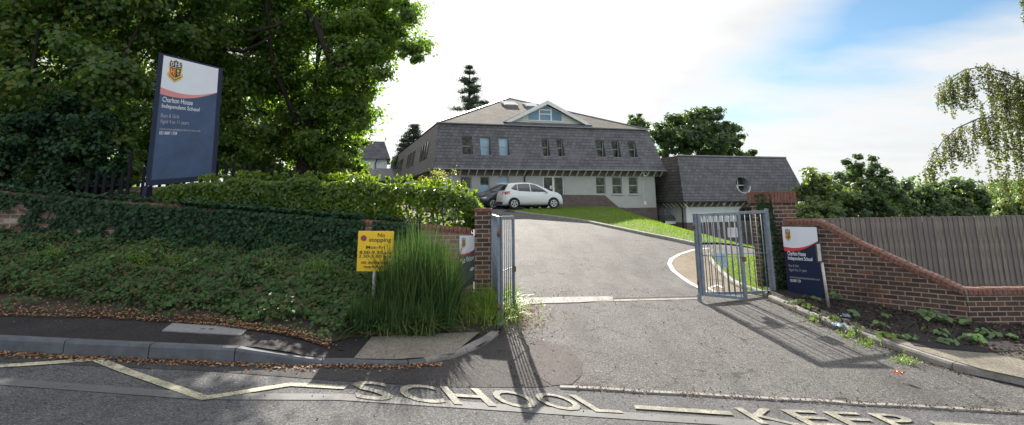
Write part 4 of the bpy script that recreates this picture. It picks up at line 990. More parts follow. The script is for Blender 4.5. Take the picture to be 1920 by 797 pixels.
# ---------------------------------------------------------------- bed plants and litter
def bed_plant(px, py, n, sz, hgt, mat, label, cat='plant', name='bed_plant', spread=.09, group='small plants in the mulch bed'):
    p = hit(px, py, .07); root = empty(name, (p.x, p.y, p.z), 0, label, cat, group)
    P = []; Nn = []; m = MB()
    for _ in range(n):
        a = random.uniform(0, 6.28); rr = abs(random.gauss(0, spread)); x, y, z = rr * math.cos(a), rr * math.sin(a), hgt * random.uniform(.4, 1)
        P.append((x, y, z)); Nn.append((x * 4, y * 4 - .3, 1)); m.tube([(0, 0, -.03), (x * .5, y * .5, z * .6), (x, y, z)], .0025, 4, False)
    leaves('foliage', P, sz, mat, root, Nn, .85, .08, .35); m.build('stems', M['twig'], root)
spots = [(1497, 573, 26, .06, .10, 'weed', 'bright leafy plant between the kerb and the school sign'), (1512, 581, 24, .06, .1, 'weed', 'second bright leafy plant on the kerb edge below the school sign'),
 (1537, 598, 14, .05, .08, 'weed', 'small tuft of leaves on the kerb below the marker post'), (1560, 603, 26, .05, .09, 'weed', 'leafy seedling just in front of the marker post foot'),
 (1600, 600, 16, .10, .14, 'weed_pale', 'round leaved plant to the right of the marker post'), (1566, 566, 9, .11, .16, 'weed_pale', 'round leaf plant against the wall right of the sign'),
 (1528, 565, 9, .09, .08, 'weed_pale', 'pale leaves against the wall under the school sign'), (1652, 620, 15, .09, .12, 'weed_pale', 'cluster of round leaves in the middle of the dark mulch'),
 (1655, 634, 22, .08, .08, 'weed', 'spreading green clump at the kerb side of the mulch'), (1700, 640, 20, .07, .08, 'weed_pale', 'low pale clump near the start of the pavement repair'),
 (1605, 622, 18, .06, .08, 'weed', 'small clump on the kerb edge below the blue plastic'), (1745, 604, 26, .11, .17, 'weed_pale', 'large round leaved plant against the wall by the bend'),
 (1768, 608, 16, .10, .14, 'weed_pale', 'second large plant against the wall by the bend'), (1758, 632, 16, .09, .10, 'weed_pale', 'pale plant below the two large ones'),
 (1772, 646, 18, .09, .07, 'weed_pale', 'low pale plant at the edge of the pavement repair'), (1810, 612, 14, .10, .12, 'weed_pale', 'plant against the wall where it turns'),
 (1822, 645, 18, .10, .12, 'weed_pale', 'drooping leaves between mulch and pavement, by the wall turn'), (1845, 628, 12, .09, .08, 'weed_pale', 'small leaves below the low straight wall'),
 (1862, 632, 12, .08, .07, 'weed_pale', 'sparse seedling below the low straight wall'), (1905, 640, 14, .08, .08, 'weed_pale', 'rightmost plant in the mulch bed'), (1660, 600, 10, .08, .1, 'weed_pale', 'thin plant against the wall above the mulch')]
for s_ in spots: bed_plant(*s_[:5], M[s_[5]], s_[6])
for px_, py_, lb in ((1525, 603, 'yellow green weed growing from the joint at the kerb foot'), (1588, 632, 'largest bright weed at the foot of the bed kerb'), (1622, 648, 'yellow flowering weed at the foot of the bed kerb'), (1695, 680, 'flat dark weed at the lower end of the bed kerb')):
    p = hit(px_, py_); root = empty('kerb_weed', (p.x, p.y, p.z), 0, lb, 'weed', 'weeds along the bed kerb'); P = [(random.gauss(0, .08), random.gauss(0, .07), abs(random.gauss(.03, .04))) for _ in range(75)]
    leaves('foliage', P, .035, M['weed'], root, None, .5)
    blades('stalks', [(q[0], q[1], 0) for q in P[:30]], .09, .008, M['weed'], .5, root)
P = scatter(bed_poly[:-2], 9000, bedz, .016); mu = leaves('mulch', P, .06, M['mulch_chips'], N=np.tile([0, 0, 1.], (len(P), 1)), aspect=.4, fold=.15, spread=.9); tag(mu, 'dark bark mulch chips filling the bed', 'mulch', kind='stuff')
# crumpled plastic sheets in the bed
def crumple(name, px, py, sx, sy, mat, label, cat, off=.09, hgt=.05, seed=1):
    p = hit(px, py, .06); rnd = random.Random(seed); n = 9; vs = []; fs = []
    for j in range(n):
        for i in range(n): vs.append(((i / (n - 1) - .5) * sx + rnd.gauss(0, sx * .05), (j / (n - 1) - .5) * sy + rnd.gauss(0, sy * .06), rnd.random() * hgt))
    for j in range(n - 1):
        for i in range(n - 1):
            if (i in (0, n - 2) or j in (0, n - 2)) and rnd.random() < .3: continue
            fs.append((j * n + i, j * n + i + 1, (j + 1) * n + i + 1, (j + 1) * n + i))
    me = bpy.data.meshes.new(name); me.from_pydata(vs, [], fs); me.update(); o = link(name, me, mat); o.location = (p.x, p.y, p.z + .005); o.rotation_euler = (0, 0, rnd.random() * 3)
    return tag(o, label, cat, kind='thing')
crumple('plastic_sheet', 1582, 596, .34, .22, M['plastic_blue'], 'crumpled blue grey plastic sheet behind the post in the bed', 'litter', seed=2)
crumple('plastic_bag', 1572, 612, .16, .12, M['poster_blue'], 'small pale torn plastic bag near the kerb in the bed', 'litter', seed=5)
crumple('orange_wrapper', 1686, 702, .10, .06, M['orange'], 'crumpled orange wrapper lying on the driveway at the right', 'litter', hgt=.035, seed=3)
# ---------------------------------------------------------------- main school building (local x along the front, y into depth)
U0, V0 = 6.711, 35.655
def mk_building(name, u, v, label, cat='building'):
    x, y = xy(u, v); return empty(name, (x, y, 0), YAW, label, cat)
mbd = mk_building('school_building', U0, V0, 'large school block with slate hung upper floor and hipped roof')
def fac(px, py, v):          # pixel -> facade coordinates (u from U0, z)
    d = ray(px, py); t = v / (-d.x * SA + d.y * CA); p = EYE + d * t; return p.x * CA + p.y * SA - U0, p.z
W = 15.35; D = 29.; ZE = 4.18; ZM = 7.12; OV = .55; TB = .34       # eaves, mansard top, overhang, set back
def cuboid_holes(u0, u1, z0, z1, holes, y, depth, name, mat, parent):
    """front wall strip with real window openings: grid of boxes around the holes"""
    us = sorted({u0, u1} | {h[0] for h in holes} | {h[1] for h in holes}); zs_ = sorted({z0, z1} | {h[2] for h in holes} | {h[3] for h in holes}); m = MB()
    inside = lambda a, b: any(h[0] - 1e-6 < a < h[1] + 1e-6 and h[2] - 1e-6 < b < h[3] + 1e-6 for h in holes)
    for i in range(len(us) - 1):
        for j in range(len(zs_) - 1):
            if inside((us[i] + us[i + 1]) / 2, (zs_[j] + zs_[j + 1]) / 2): continue
            a, b, c, d = us[i], us[i + 1], zs_[j], zs_[j + 1]; m.add([(a, y, c), (b, y, c), (b, y, d), (a, y, d)], [(0, 1, 2, 3)])
    for a, b, c, d in holes:
        m.add([(a, y, c), (b, y, c), (b, y, d), (a, y, d), (a, y + depth, c), (b, y + depth, c), (b, y + depth, d), (a, y + depth, d)], [(0, 4, 5, 1), (1, 5, 6, 2), (2, 6, 7, 3), (3, 7, 4, 0)])
    return m.build(name, mat, parent)
def window(a, b, c, d, y, parent, glass, fw=.04, mid=True, sill=None, name='window', vert=False, frame=None):
    m = MB(); q = y + .12
    for x0, x1, z0, z1 in ((a, b, c, c + fw), (a, b, d - fw, d), (a, a + fw, c + fw, d - fw), (b - fw, b, c + fw, d - fw)) + (((a + fw, b - fw, (c + d) / 2 - fw / 2, (c + d) / 2 + fw / 2),) if mid else ()) + ((((a + b) / 2 - fw * .8, (a + b) / 2 + fw * .8, c + fw, d - fw),) if vert else ()):
        m.box(x0, q - .04, z0, x1, q + .02, z1)
    f = m.build(name, frame or M['frame'], parent)
    MB().box(a + .01, q - .005, c + .01, b - .01, q + .01, d - .01).build('pane', glass, f)
    if sill: MB().box(a - .08, y - .06, c - .075, b + .08, y + .1, c - .003).build('sill', sill, f)
    return f
ZPL = 1.6                                             # top of the brick plinth
gw = []
for px, g in (((843, 862, 331, 352), 'glass'), ((902, 919, 331, 372), 'glass_blind'), ((936, 956, 332, 351), 'glass_blind')): pass
def fz(px, py): return fac(px, py, V0)
holes = []
for (x0, x1, y0, y1) in ((863, 884, 331, 354), (900, 918, 331, 372), (934, 954, 331, 352), (1117, 1136, 332, 364), (1147.5, 1167, 332, 364), (1178.5, 1197, 332, 364)):
    a, z1 = fz(x0, y0); b, z0 = fz(x1, y1); holes.append((a, b, z0, min(z1, ZE - .42)))
dr = (fz(1018, 333)[0], fz(1058, 333)[0], 1.70, ZE - .42)
cuboid_holes(0, W, ZPL, ZE, holes + [dr], 0, .16, 'wall', M['render'], mbd)
mbw = MB(); mbw.add([(0, 0, -2), (0, D, -2), (0, D, ZE), (0, 0, ZE)], [(0, 1, 2, 3)]); mbw.add([(W, 0, ZPL), (W, D, ZPL), (W, D, ZE), (W, 0, ZE)], [(0, 1, 2, 3)]); mbw.add([(0, D, -2), (W, D, -2), (W, D, ZE), (0, D, ZE)], [(0, 1, 2, 3)])
mbw.build('side_wall', M['render'], mbd)
MB().box(-.02, -.03, -2.5, W + .03, .2, ZPL).build('plinth', M['plinth'], mbd)
MB().box(W - .2, .2, -2.5, W + .03, D, ZPL - .003).build('plinth', M['plinth'], mbd)
# low brick flank wall in front, stepped down to the right as the ground falls
pf = [(fz(1040, 365)[0], fz(1040, 365)[1]), (fz(1133, 366)[0], fz(1133, 366)[1]), (fz(1160, 388)[0], fz(1160, 388)[1])]
m = MB(); y_ = -.05
m.prism([(pf[0][0], -.03, 1.0), (pf[2][0] + .4, -.03, 1.0), (pf[2][0] + .4, -.03, ZPL + .02), (pf[2][0], -.03, ZPL + .03), (pf[1][0], -.03, pf[1][1]), (pf[0][0], -.03, pf[0][1])], (0, -.03, 0)); m.build('dado', M['plinth'], mbd)
for i, h in enumerate(holes):
    g = M['glass_blind'] if i in (2,) else M['glass']
    f = window(h[0], h[1], h[2], h[3], 0, mbd, g, .045, mid=i > 2, sill=M['render'] if i > 3 else None)
    if i == 1: MB().box(h[0] + .045, .105, h[2] + .03, h[1] - .045, .112, h[2] + (h[3] - h[2]) * .62).build('blind', M['glass_blind'], f)  # pale blue sheet over the lower part of the pane
dd_ = window(dr[0], dr[1], dr[2], dr[3], 0, mbd, M['glass'], .09, mid=False, name='double_door', vert=True, frame=M['white_paint'])
MB().box((dr[0] + dr[1]) / 2 - .1, .06, 2.7, (dr[0] + dr[1]) / 2 - .06, .078, 2.95).build('handle', M['galv'], dd_)
MB().box(dr[0] + .5, .072, 2.9, dr[0] + .66, .078, 3.12).build('door_notice', M['poster_white'], dd_)
# mansard: sloping slate hung storey with recessed windows
uw = []
for (x0, x1, y0, y1, gl) in ((867, 886, 256, 290, 'glass'), (901, 920, 257, 291, 'glass_blind'), (936, 955, 258, 292, 'glass_blind'), (1017, 1031, 259, 293, 'glass'), (1045, 1058, 260, 293, 'glass'), (1118, 1135, 262, 294, 'glass'), (1148, 1164, 263, 295, 'glass'), (1178.5, 1195, 264, 296, 'glass')):
    a, z1 = fac(x0, y0, V0 - .15); b, z0 = fac(x1, y1, V0 - .15); uw.append((a, b, z0, z1, gl))
def ms(z): return (z - (ZE - .0)) / (ZM - ZE)
def ysl(z): return -OV + (OV + TB) * ms(z)
UL = lambda z: -.62 + .42 * ms(z); UR = lambda z: W + .6 - .72 * ms(z)
m = MB(); us = sorted({q for w_ in uw for q in w_[:2]}); zA = min(w_[2] for w_ in uw); zB = max(w_[3] for w_ in uw); zA, zB = sum(w_[2] for w_ in uw) / len(uw), sum(w_[3] for w_ in uw) / len(uw)
uw = [(a, b, zA, zB, g) for a, b, _, _, g in uw]
P3 = lambda u, z: (u, ysl(z), z)
for z0, z1 in ((ZE, zA), (zB, ZM)): m.add([P3(UL(z0), z0), P3(UR(z0), z0), P3(UR(z1), z1), P3(UL(z1), z1)], [(0, 1, 2, 3)])
edges_ = [None] + us + [None]
for i in range(len(us) + 1):
    if i % 2 == 1: continue
    L0, L1 = (UL(zA), UL(zB)) if i == 0 else (us[i - 1],) * 2; R0_, R1 = (UR(zA), UR(zB)) if i == len(us) else (us[i],) * 2
    m.add([P3(L0, zA), P3(R0_, zA), P3(R1, zB), P3(L1, zB)], [(0, 1, 2, 3)])
yw = TB - .12
for a, b, z0, z1, _ in uw:                            # cheeks, head and sill of each recess
    m.add([(a, ysl(z0), z0), (b, ysl(z0), z0), (b, ysl(z1), z1), (a, ysl(z1), z1), (a, yw, z0), (b, yw, z0), (b, yw, z1), (a, yw, z1)], [(0, 4, 5, 1), (1, 5, 6, 2), (2, 6, 7, 3), (3, 7, 4, 0)])
m.build('mansard', M['slate'], mbd)
for a, b, z0, z1, g in uw:
    f = window(a, b, z0, z1, yw - .12, mbd, M[g], .035); MB().box(a - .03, ysl(z0) - .03, z0 - .05, b + .03, ysl(z0) + .1, z0 - .004).build('sill', M['lead'], f)
# side of the mansard with its windows
side = MB(); SLx = lambda z: UL(z)
side.add([(UL(ZE), -OV, ZE), (UL(ZM), TB, ZM), (UL(ZM), D, ZM), (UL(ZE), D + .3, ZE)], [(0, 1, 2, 3)]); side.add([(UR(ZE), -OV, ZE), (UR(ZE), D + .3, ZE), (UR(ZM), D, ZM), (UR(ZM), TB, ZM)], [(0, 1, 2, 3)])
side.add([(UL(ZE), D + .3, ZE), (UL(ZM), D, ZM), (UR(ZM), D, ZM), (UR(ZE), D + .3, ZE)], [(0, 1, 2, 3)])
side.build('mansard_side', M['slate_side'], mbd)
for v in (3.0, 4.1, 5.3, 9.6, 11.3, 12.9, 17.2, 18.6, 20.4, 25.):
    z0, z1 = zA, zB; m = MB(); x0_, x1_ = UL(z0) - .02, UL(z1) - .02; m.add([(x0_, v, z0), (x0_, v + .75, z0), (x1_, v + .75, z1), (x1_, v, z1), (x0_ + .1, v, z0), (x0_ + .1, v + .75, z0), (x1_ + .1, v + .75, z1), (x1_ + .1, v, z1)], [(0, 3, 2, 1), (0, 1, 5, 4), (1, 2, 6, 5), (2, 3, 7, 6), (3, 0, 4, 7)])
    f = m.build('side_window', M['glass'], mbd); m = MB()
    for vv in (v - .05, v + .75):
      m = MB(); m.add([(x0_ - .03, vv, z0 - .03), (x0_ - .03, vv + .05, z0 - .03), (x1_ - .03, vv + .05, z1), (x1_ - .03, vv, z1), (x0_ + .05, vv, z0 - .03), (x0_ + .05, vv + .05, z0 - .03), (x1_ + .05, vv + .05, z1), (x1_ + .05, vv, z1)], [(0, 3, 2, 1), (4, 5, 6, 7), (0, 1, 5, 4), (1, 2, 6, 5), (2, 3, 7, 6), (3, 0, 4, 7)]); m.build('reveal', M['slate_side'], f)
# eaves: gutter, soffit, struts
MB().bar((UL(ZE) - .03, -OV - .04, ZE - .03), (UR(ZE) + .03, -OV - .04, ZE - .03), .09, .09).build('gutter', M['lead'], mbd)
MB().bar((UL(ZE) - .03, -OV, ZE - .035), (UL(ZE) - .03, D, ZE - .035), .09, .09).build('gutter', M['pvc_black'], mbd)
MB().box(UL(ZE) + .03, -OV + .03, ZE - .06, UR(ZE) - .03, -.003, ZE - .02).build('soffit', M['soffit'], mbd)
MB().box(UL(ZE) + .05, -.022, ZE - .42, UR(ZE) - .3, -.003, ZE - .065).build('fascia', M['soffit'], mbd)
nb = 31
for i in range(nb):
    u = UL(ZE) + .15 + (UR(ZE) - UL(ZE) - .35) * i / (nb - 1); MB().bar((u, -OV + .06, ZE - .07), (u, -.03, ZE - .42), .06, .06).build('bracket', M['bracket'], mbd)
MB().box(UL(ZE) + .02, 0, ZE - .05, 0, D, ZE - .02).build('side_soffit', M['soffit'], mbd)
MB().box(-.012, .01, 1.2, -.003, D, ZE - .06).build('side_brickwork', M['brick_old'], mbd)
# hipped roof with ridge running back
ZR = 10.62; e_ = .06
A_, B__, C_, D_ = (UL(ZM) - e_, TB - e_, ZM + .06), (UR(ZM) + e_, TB - e_, ZM + .06), (UR(ZM) + e_, D, ZM + .06), (UL(ZM) - e_, D, ZM + .06)
xr = (A_[0] + B__[0]) / 2 ; VR = 9.6; ZR = fac(957, 184, V0 + VR)[1]; R1_, R2_ = (xr, VR, ZR), (xr, D - 7.6, ZR)
m = MB(); m.add([A_, B__, R1_], [(0, 1, 2)]); m.add([B__, C_, R2_, R1_], [(0, 1, 2, 3)]); m.add([C_, D_, R2_], [(0, 1, 2)]); m.add([D_, A_, R1_, R2_], [(0, 1, 2, 3)]); m.add([A_, B__, C_, D_], [(3, 2, 1, 0)])
m.build('roof', M['slate_flat'], mbd)
m = MB(); m.bar(A_, R1_, .16, .07); m.bar(B__, R1_, .16, .07); m.bar(R1_, R2_, .2, .08); m.build('hip_tiles', M['lead'], mbd)
MB().bar((A_[0] - .02, A_[1] - .03, ZM + .04), (B__[0] + .02, B__[1] - .03, ZM + .04), .12, .07).build('flashing', M['lead'], mbd)
rz = lambda v: ZM + .06 + (ZR - ZM - .06) * (v - A_[1]) / (VR - A_[1])
for px, v in ((955, min(np.arange(3, 9, .1), key=lambda q: abs(fac(955, 197, V0 + q)[1] - rz(q)))), (995, min(np.arange(3, 9, .1), key=lambda q: abs(fac(995, 200, V0 + q)[1] - rz(q))))):
    v = float(v)
    a = fac(px, 198, V0 + v)[0]; z0, z1 = rz(v - .55) + .12, rz(v + .5) + .12; m = MB(); m.prism([(a - .55, v - .55, z0 - .12), (a + .55, v - .55, z0 - .12), (a + .55, v + .5, z1 - .12), (a - .55, v + .5, z1 - .12)], (0, -.04, .14)); f = m.build('skylight', M['lead'], mbd)
    MB().prism([(a - .48, v - .5, z0 + .045), (a + .48, v - .5, z0 + .045), (a + .48, v + .42, z1 + .025), (a - .48, v + .42, z1 + .025)], (0, -.005, .02)).build('pane', M['glass_sky'], f)
# gable dormer
VG = .95
ga, gz0 = fac(943, 229, V0 + VG); gc, _ = fac(1107, 234, V0 + VG); gb, gz1 = fac(1024, 190, V0 + VG); gz0 = fac(1024, 231, V0 + VG)[1]
g0 = ga + .35; g1_ = gc - .35; zt = gz1 - .28
MB().prism([(g0, VG, gz0), (g1_, VG, gz0), (gb, VG, zt)], (0, .12, 0)).build('gable_wall', M['weatherboard'], mbd)
m = MB(); sl_ = (gz1 - gz0) / (gb - ga); vb_ = VG + 5.5
for sx in (ga, gc): m.prism([(sx, VG - .25, gz0 - .02), (gb, VG - .25, gz1), (gb, vb_, gz1), (sx, vb_ - 4.2, gz0 - .02)], (0, 0, -.1))
m.build('gable_roof', M['slate_flat'], mbd)
m = MB()
for sx in (ga, gc): m.prism([(sx, VG - .27, gz0 - .06), (gb, VG - .27, gz1 + .02), (gb, VG - .27, gz1 - .26), (sx + (.5 if sx < gb else -.5), VG - .27, gz0 - .06)], (0, -.05, 0))
m.build('bargeboard', M['white_paint'], mbd)
fa, fb = fac(991, 225, V0 + VG)[0], fac(1053, 225, V0 + VG)[0]; c1_, c2_ = fac(1011, 225, V0 + VG)[0], fac(1033, 225, V0 + VG)[0]; zf0 = fac(1022, 226, V0 + VG)[1]
hz = lambda u: zt - (zt - gz0) * abs(u - gb) / ((g1_ - g0) / 2) - .10
gwf = MB(); gwf.prism([(fa, VG - .02, zf0), (fb, VG - .02, zf0), (fb, VG - .02, hz(fb)), (gb, VG - .02, hz(gb)), (fa, VG - .02, hz(fa))], (0, .018, 0)); gf = gwf.build('gable_window', M['glass_blue'], mbd)
m = MB()
for u in (c1_, c2_): m.box(u - .045, VG - .06, zf0, u + .045, VG - .022, hz(u))
m.box(c1_ + .045, VG - .058, (zf0 + hz(gb)) / 2 - .09, c2_ - .045, VG - .022, (zf0 + hz(gb)) / 2 - .02); m.box(c1_ + .045, VG - .058, hz(c1_) - .05, c2_ - .045, VG - .022, hz(c1_) + .03); m.box(fa, VG - .061, zf0 - .06, fb, VG - .022, zf0); m.build('window_frame', M['white_paint'], gf)
m = MB()
for k in range(9):
    z = gz0 + .12 * k
    hw = lambda z: (zt - z) / (zt - gz0) * (g1_ - g0) / 2
    for a, b in ((gb - hw(z), fa - .02), (fb + .02, gb + hw(z))):
        if b - a > .1: m.box(a + .05, VG - .014, z, b - .05, VG - .003, z + .012)
m.build('board_joint', M['lead'], mbd)
MB().prism([(ga + .1, TB - .02, ZM + .105), (gc - .1, TB - .02, ZM + .105), (gc - .2, VG + .02, gz0 + .0), (ga + .2, VG + .02, gz0 + .0)], (0, 0, .03)).build('apron_slates', M['slate'], mbd)
# downpipe, alarm box, floodlight, side vent
u = fz(986, 335)[0]; MB().tube([(u + .1, -OV, ZE - .08), (u - .1, -.07, ZE - .5), (u - .1, -.07, 1.7)], .04, 8).build('downpipe', M['pvc_black'], mbd, True)
u = UL(ZE) + .05; MB().tube([(u, .5, ZE - .08), (-.07, .6, ZE - .6), (-.07, .6, 1.5)], .04, 8).build('downpipe', M['pvc_black'], mbd, True)
u, z = fz(1209, 326); ab = MB().box(u - .16, -.1, z - .2, u + .16, -.005, z + .14).build('alarm_box', M['white_paint'], mbd, bevel=.03); MB().box(u - .07, -.108, z - .09, u + .07, -.102, z + .05).build('alarm_emblem', M['crest_blue'], ab)
u, z = fz(1207, 319); fl = MB().box(u - .18, -.5, z - .12, u + .18, -.38, z + .05).build('floodlight', M['pvc_black'], mbd)
u, z = fz(1209, 381); MB().box(u - .1, -.06, z - .12, u + .1, -.004, z + .12).build('meter_box', M['white_paint'], mbd, bevel=.02); MB().tube([(u - .05, -.02, z + .1), (u - .05, -.02, 3.5)], .012, 6).build('cable', M['white_paint'], mbd)
sv = fac(745, 328, V0 + 9); MB().box(-1.1, 8.6, 2.9, -.5, 9.6, 3.75).build('vent_cowl', M['white_paint'], mbd, bevel=.05)

# ---------------------------------------------------------------- lower block with the round window
V2 = 33.65; Ub = 22.85
sbd = mk_building('lower_school_block', Ub, V2, 'lower slate clad block with a round window at the right')
def f2(px, py, v=V2): d = ray(px, py); t = v / (-d.x * SA + d.y * CA); p = EYE + d * t; return p.x * CA + p.y * SA - Ub, p.z
W2 = 9.3; E2 = 1.98; T2 = 5.12; OV2 = .5; TB2 = .35; D2 = 14.
y2 = lambda z: -OV2 + (OV2 + TB2) * (z - E2) / (T2 - E2); ul2 = lambda z: -.1 + .3 * (z - E2) / (T2 - E2) - .12; ur2 = lambda z: W2 + 1.0 - .88 * (z - E2) / (T2 - E2)
cu, cz = f2(1391, 347, V2 - .1); rad = .56; n = 32
# sloping front with a true round opening, built as a ring of quads out to the four edges
m = MB(); ring = [(cu + rad * math.cos(2 * math.pi * k / n), cz + rad * math.sin(2 * math.pi * k / n)) for k in range(n)]
sq = 1.0; outer = []
for k in range(n):
    a = 2 * math.pi * k / n; c_, s_ = math.cos(a), math.sin(a); q = sq / max(abs(c_), abs(s_)); outer.append((cu + c_ * q, cz + s_ * q))
F3 = lambda p: (p[0], y2(p[1]), p[1])
m.add([F3(p) for p in ring] + [F3(p) for p in outer], [(k, (k + 1) % n, n + (k + 1) % n, n + k) for k in range(n)])
for quad in (((ul2(E2), E2), (ur2(E2), E2), (ur2(cz - sq), cz - sq), (ul2(cz - sq), cz - sq)), ((ul2(cz + sq), cz + sq), (ur2(cz + sq), cz + sq), (ur2(T2), T2), (ul2(T2), T2)),
             ((ul2(cz - sq), cz - sq), (cu - sq, cz - sq), (cu - sq, cz + sq), (ul2(cz + sq), cz + sq)), ((cu + sq, cz - sq), (ur2(cz - sq), cz - sq), (ur2(cz + sq), cz + sq), (cu + sq, cz + sq))):
    m.add([F3(p) for p in quad], [(0, 1, 2, 3)])
m.build('mansard', M['slate'], sbd)
yr = TB2 + .05
rwd = MB(); rwd.add([F3(p) for p in ring] + [(p[0], yr, p[1]) for p in ring], [(k, n + k, n + (k + 1) % n, (k + 1) % n) for k in range(n)]); rf = rwd.build('round_window', M['lead'], sbd)
MB().add([(p[0], yr - .02, p[1]) for p in ring], [tuple(range(n))]).build('pane', M['glass'], rf)
m = MB(); m.box(cu - rad, yr - .08, cz - .03, cu + rad, yr - .025, cz + .03); m.box(cu - .03, yr - .08, cz - rad, cu + .03, yr - .0255, cz + rad); m.build('glazing_bar', M['white_paint'], rf)
MB().tube([(p[0] * 1.0, y2(p[1]) - .01, p[1]) for p in [(cu + (rad + .02) * math.cos(math.pi * (1.05 + .9 * k / 12)), cz + (rad + .02) * math.sin(math.pi * (1.05 + .9 * k / 12))) for k in range(13)]], .03, 6).build('lead_surround', M['white_paint'], rf)
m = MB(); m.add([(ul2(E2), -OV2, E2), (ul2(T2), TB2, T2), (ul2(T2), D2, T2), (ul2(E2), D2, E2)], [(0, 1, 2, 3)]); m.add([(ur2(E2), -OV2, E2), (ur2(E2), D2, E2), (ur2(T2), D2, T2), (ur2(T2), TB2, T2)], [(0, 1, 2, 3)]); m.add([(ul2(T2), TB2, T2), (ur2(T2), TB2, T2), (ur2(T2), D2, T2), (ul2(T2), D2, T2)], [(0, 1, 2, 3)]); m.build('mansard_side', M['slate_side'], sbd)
MB().bar((ul2(T2), TB2, T2 + .02), (ur2(T2), TB2, T2 + .02), .14, .08).build('flashing', M['lead'], sbd)
MB().bar((ul2(E2), -OV2 - .03, E2 - .03), (ur2(E2), -OV2 - .03, E2 - .03), .09, .09).build('gutter', M['pvc_black'], sbd)
MB().bar((ul2(E2) - .03, -OV2, E2 - .032), (ul2(E2) - .03, D2, E2 - .032), .09, .09).build('gutter', M['pvc_black'], sbd)
aw = (f2(1387, 400)[0], f2(1412, 400)[0], f2(1400, 418)[1], f2(1400, 399)[1])
cuboid_holes(.25, W2, .58, E2, [(aw[0], aw[1], .6, 1.4)], 0, .15, 'wall', M['render_white'], sbd)
m = MB(); m.add([(.25, 0, -2.8), (.25, D2, -2.8), (.25, D2, E2), (.25, 0, E2)], [(0, 1, 2, 3)]); m.add([(W2, 0, -2.8), (W2, D2, -2.8), (W2, D2, E2), (W2, 0, E2)], [(0, 1, 2, 3)]); m.build('side_wall', M['render'], sbd)
MB().box(.22, -.03, -3.2, W2 + .03, .15, .58).build('plinth', M['plinth'], sbd); MB().box(.22, .15, -3.2, .248, D2, .577).build('plinth', M['plinth'], sbd)
m = MB(); cw = (aw[0] + aw[1]) / 2; rw_ = (aw[1] - aw[0]) / 2 + .08; arc = [(cw + rw_ * math.cos(math.pi * k / 12), 1.22 + .42 * math.sin(math.pi * k / 12)) for k in range(13)]
m.prism([(aw[0] - .08, -.012, .6), (aw[1] + .08, -.012, .6)] + [(p[0], -.012, p[1]) for p in arc], (0, .0095, 0)); awf = m.build('arched_window', M['slate'], sbd)
m = MB(); m.prism([(aw[0], -.022, .6), (aw[1], -.022, .6)] + [(cw + (rw_ - .08) * math.cos(math.pi * k / 12), -.022, 1.22 + .34 * math.sin(math.pi * k / 12)) for k in range(13)], (0, .008, 0)); m.build('pane', M['glass'], awf)
MB().box(.2, -OV2 + .03, E2 - .055, W2 + .6, -.003, E2 - .02).build('soffit', M['soffit'], sbd); MB().box(.2, -.02, E2 - .38, W2, -.003, E2 - .06).build('fascia', M['soffit'], sbd)
for i in range(20): u = .1 + (W2 + .5) * i / 19; MB().bar((u, -OV2 + .06, E2 - .07), (u, -.03, E2 - .38), .045, .05).build('bracket', M['bracket'], sbd)
for i in range(6): v = -.3 + .5 * i; MB().bar((ul2(E2) + .06, v, E2 - .07), (.22, v, E2 - .4), .045, .05).build('bracket', M['bracket'], sbd)
MB().tube([(ul2(E2), .2, E2 - .1), (.18, .35, E2 - .45), (.18, .35, -1.2)], .04, 8).build('downpipe', M['pvc_black'], sbd, True)
u, z = f2(1353, 381); MB().box(u - .1, -.25, z - .1, u + .12, -.12, z + .02).build('floodlight', M['white_paint'], sbd)

# covered way and handrails in the gap between the blocks
x, y = xy(U0 + W + .55, V0 - .4); cn = empty('entrance_canopy', (x, y, .2), YAW, 'small white edged slate canopy in the gap between the blocks', 'canopy')
MB().prism([(-.35, -.3, .45), (.75, -.3, .45), (-.35, -.3, 1.35)], (0, 1.4, 0)).build('roof', M['slate'], cn); MB().box(-.36, -.34, .26, .82, -.3, .45).build('fascia', M['white_paint'], cn); MB().box(.55, -.2, -1.4, .62, -.13, .26).build('post', M['white_paint'], cn)
x, y = xy(U0 + W + .7, V0 - 1.7); hr = empty('handrail', (x, y, -.4), YAW, 'sloping white tubular handrail by the steps between the blocks', 'handrail')
for yy in (0, .4):
    MB().tube([(-.2, yy, .62), (.8, yy, -.15)], .022, 6).build('rail', M['white_paint'], hr, True)
    for t in (0, 1): MB().tube([(-.2 + t, yy, .62 - .77 * t), (-.2 + t, yy, -.6 - .4 * t)], .02, 6).build('post', M['white_paint'], hr, True)

# ---------------------------------------------------------------- house far behind on the left
Yf = 62.; pw = at(712, 325, Yf); fh = empty('distant_house', (at(690, 300, Yf).x, Yf, 2.), R(12), 'distant white house with a slate mansard, beyond the trees', 'house')
k = Yf / 1060.; zb_ = zat(700, 325, Yf) - 2; zt_ = zat(700, 298, Yf) - 2; zr_ = zat(700, 264, Yf) - 2; xr_ = (at(724, 300, Yf).x - fh.location.x)
MB().box(xr_ - 9, 0, -3, xr_, 8, zt_).build('wall', M['render_white'], fh)
q = [(xr_ - 9.4, -.4, zt_), (xr_ + .4, -.4, zt_), (xr_ + .4, 8.4, zt_), (xr_ - 9.4, 8.4, zt_)]; t_ = [(xr_ - 8.8, .3, zr_), (xr_ - .3, .3, zr_), (xr_ - .3, 7.7, zr_), (xr_ - 8.8, 7.7, zr_)]; ap = [(xr_ - 6.5, 3.8, zr_ + 1.3), (xr_ - 2.4, 3.8, zr_ + 1.3)]
MB().add(q + t_, [(0, 1, 5, 4), (1, 2, 6, 5), (2, 3, 7, 6), (3, 0, 4, 7)]).build('mansard', M['slate'], fh)
MB().add(t_ + ap, [(0, 1, 5, 4), (1, 2, 5), (2, 3, 4, 5), (3, 0, 4)]).build('roof', M['slate'], fh)
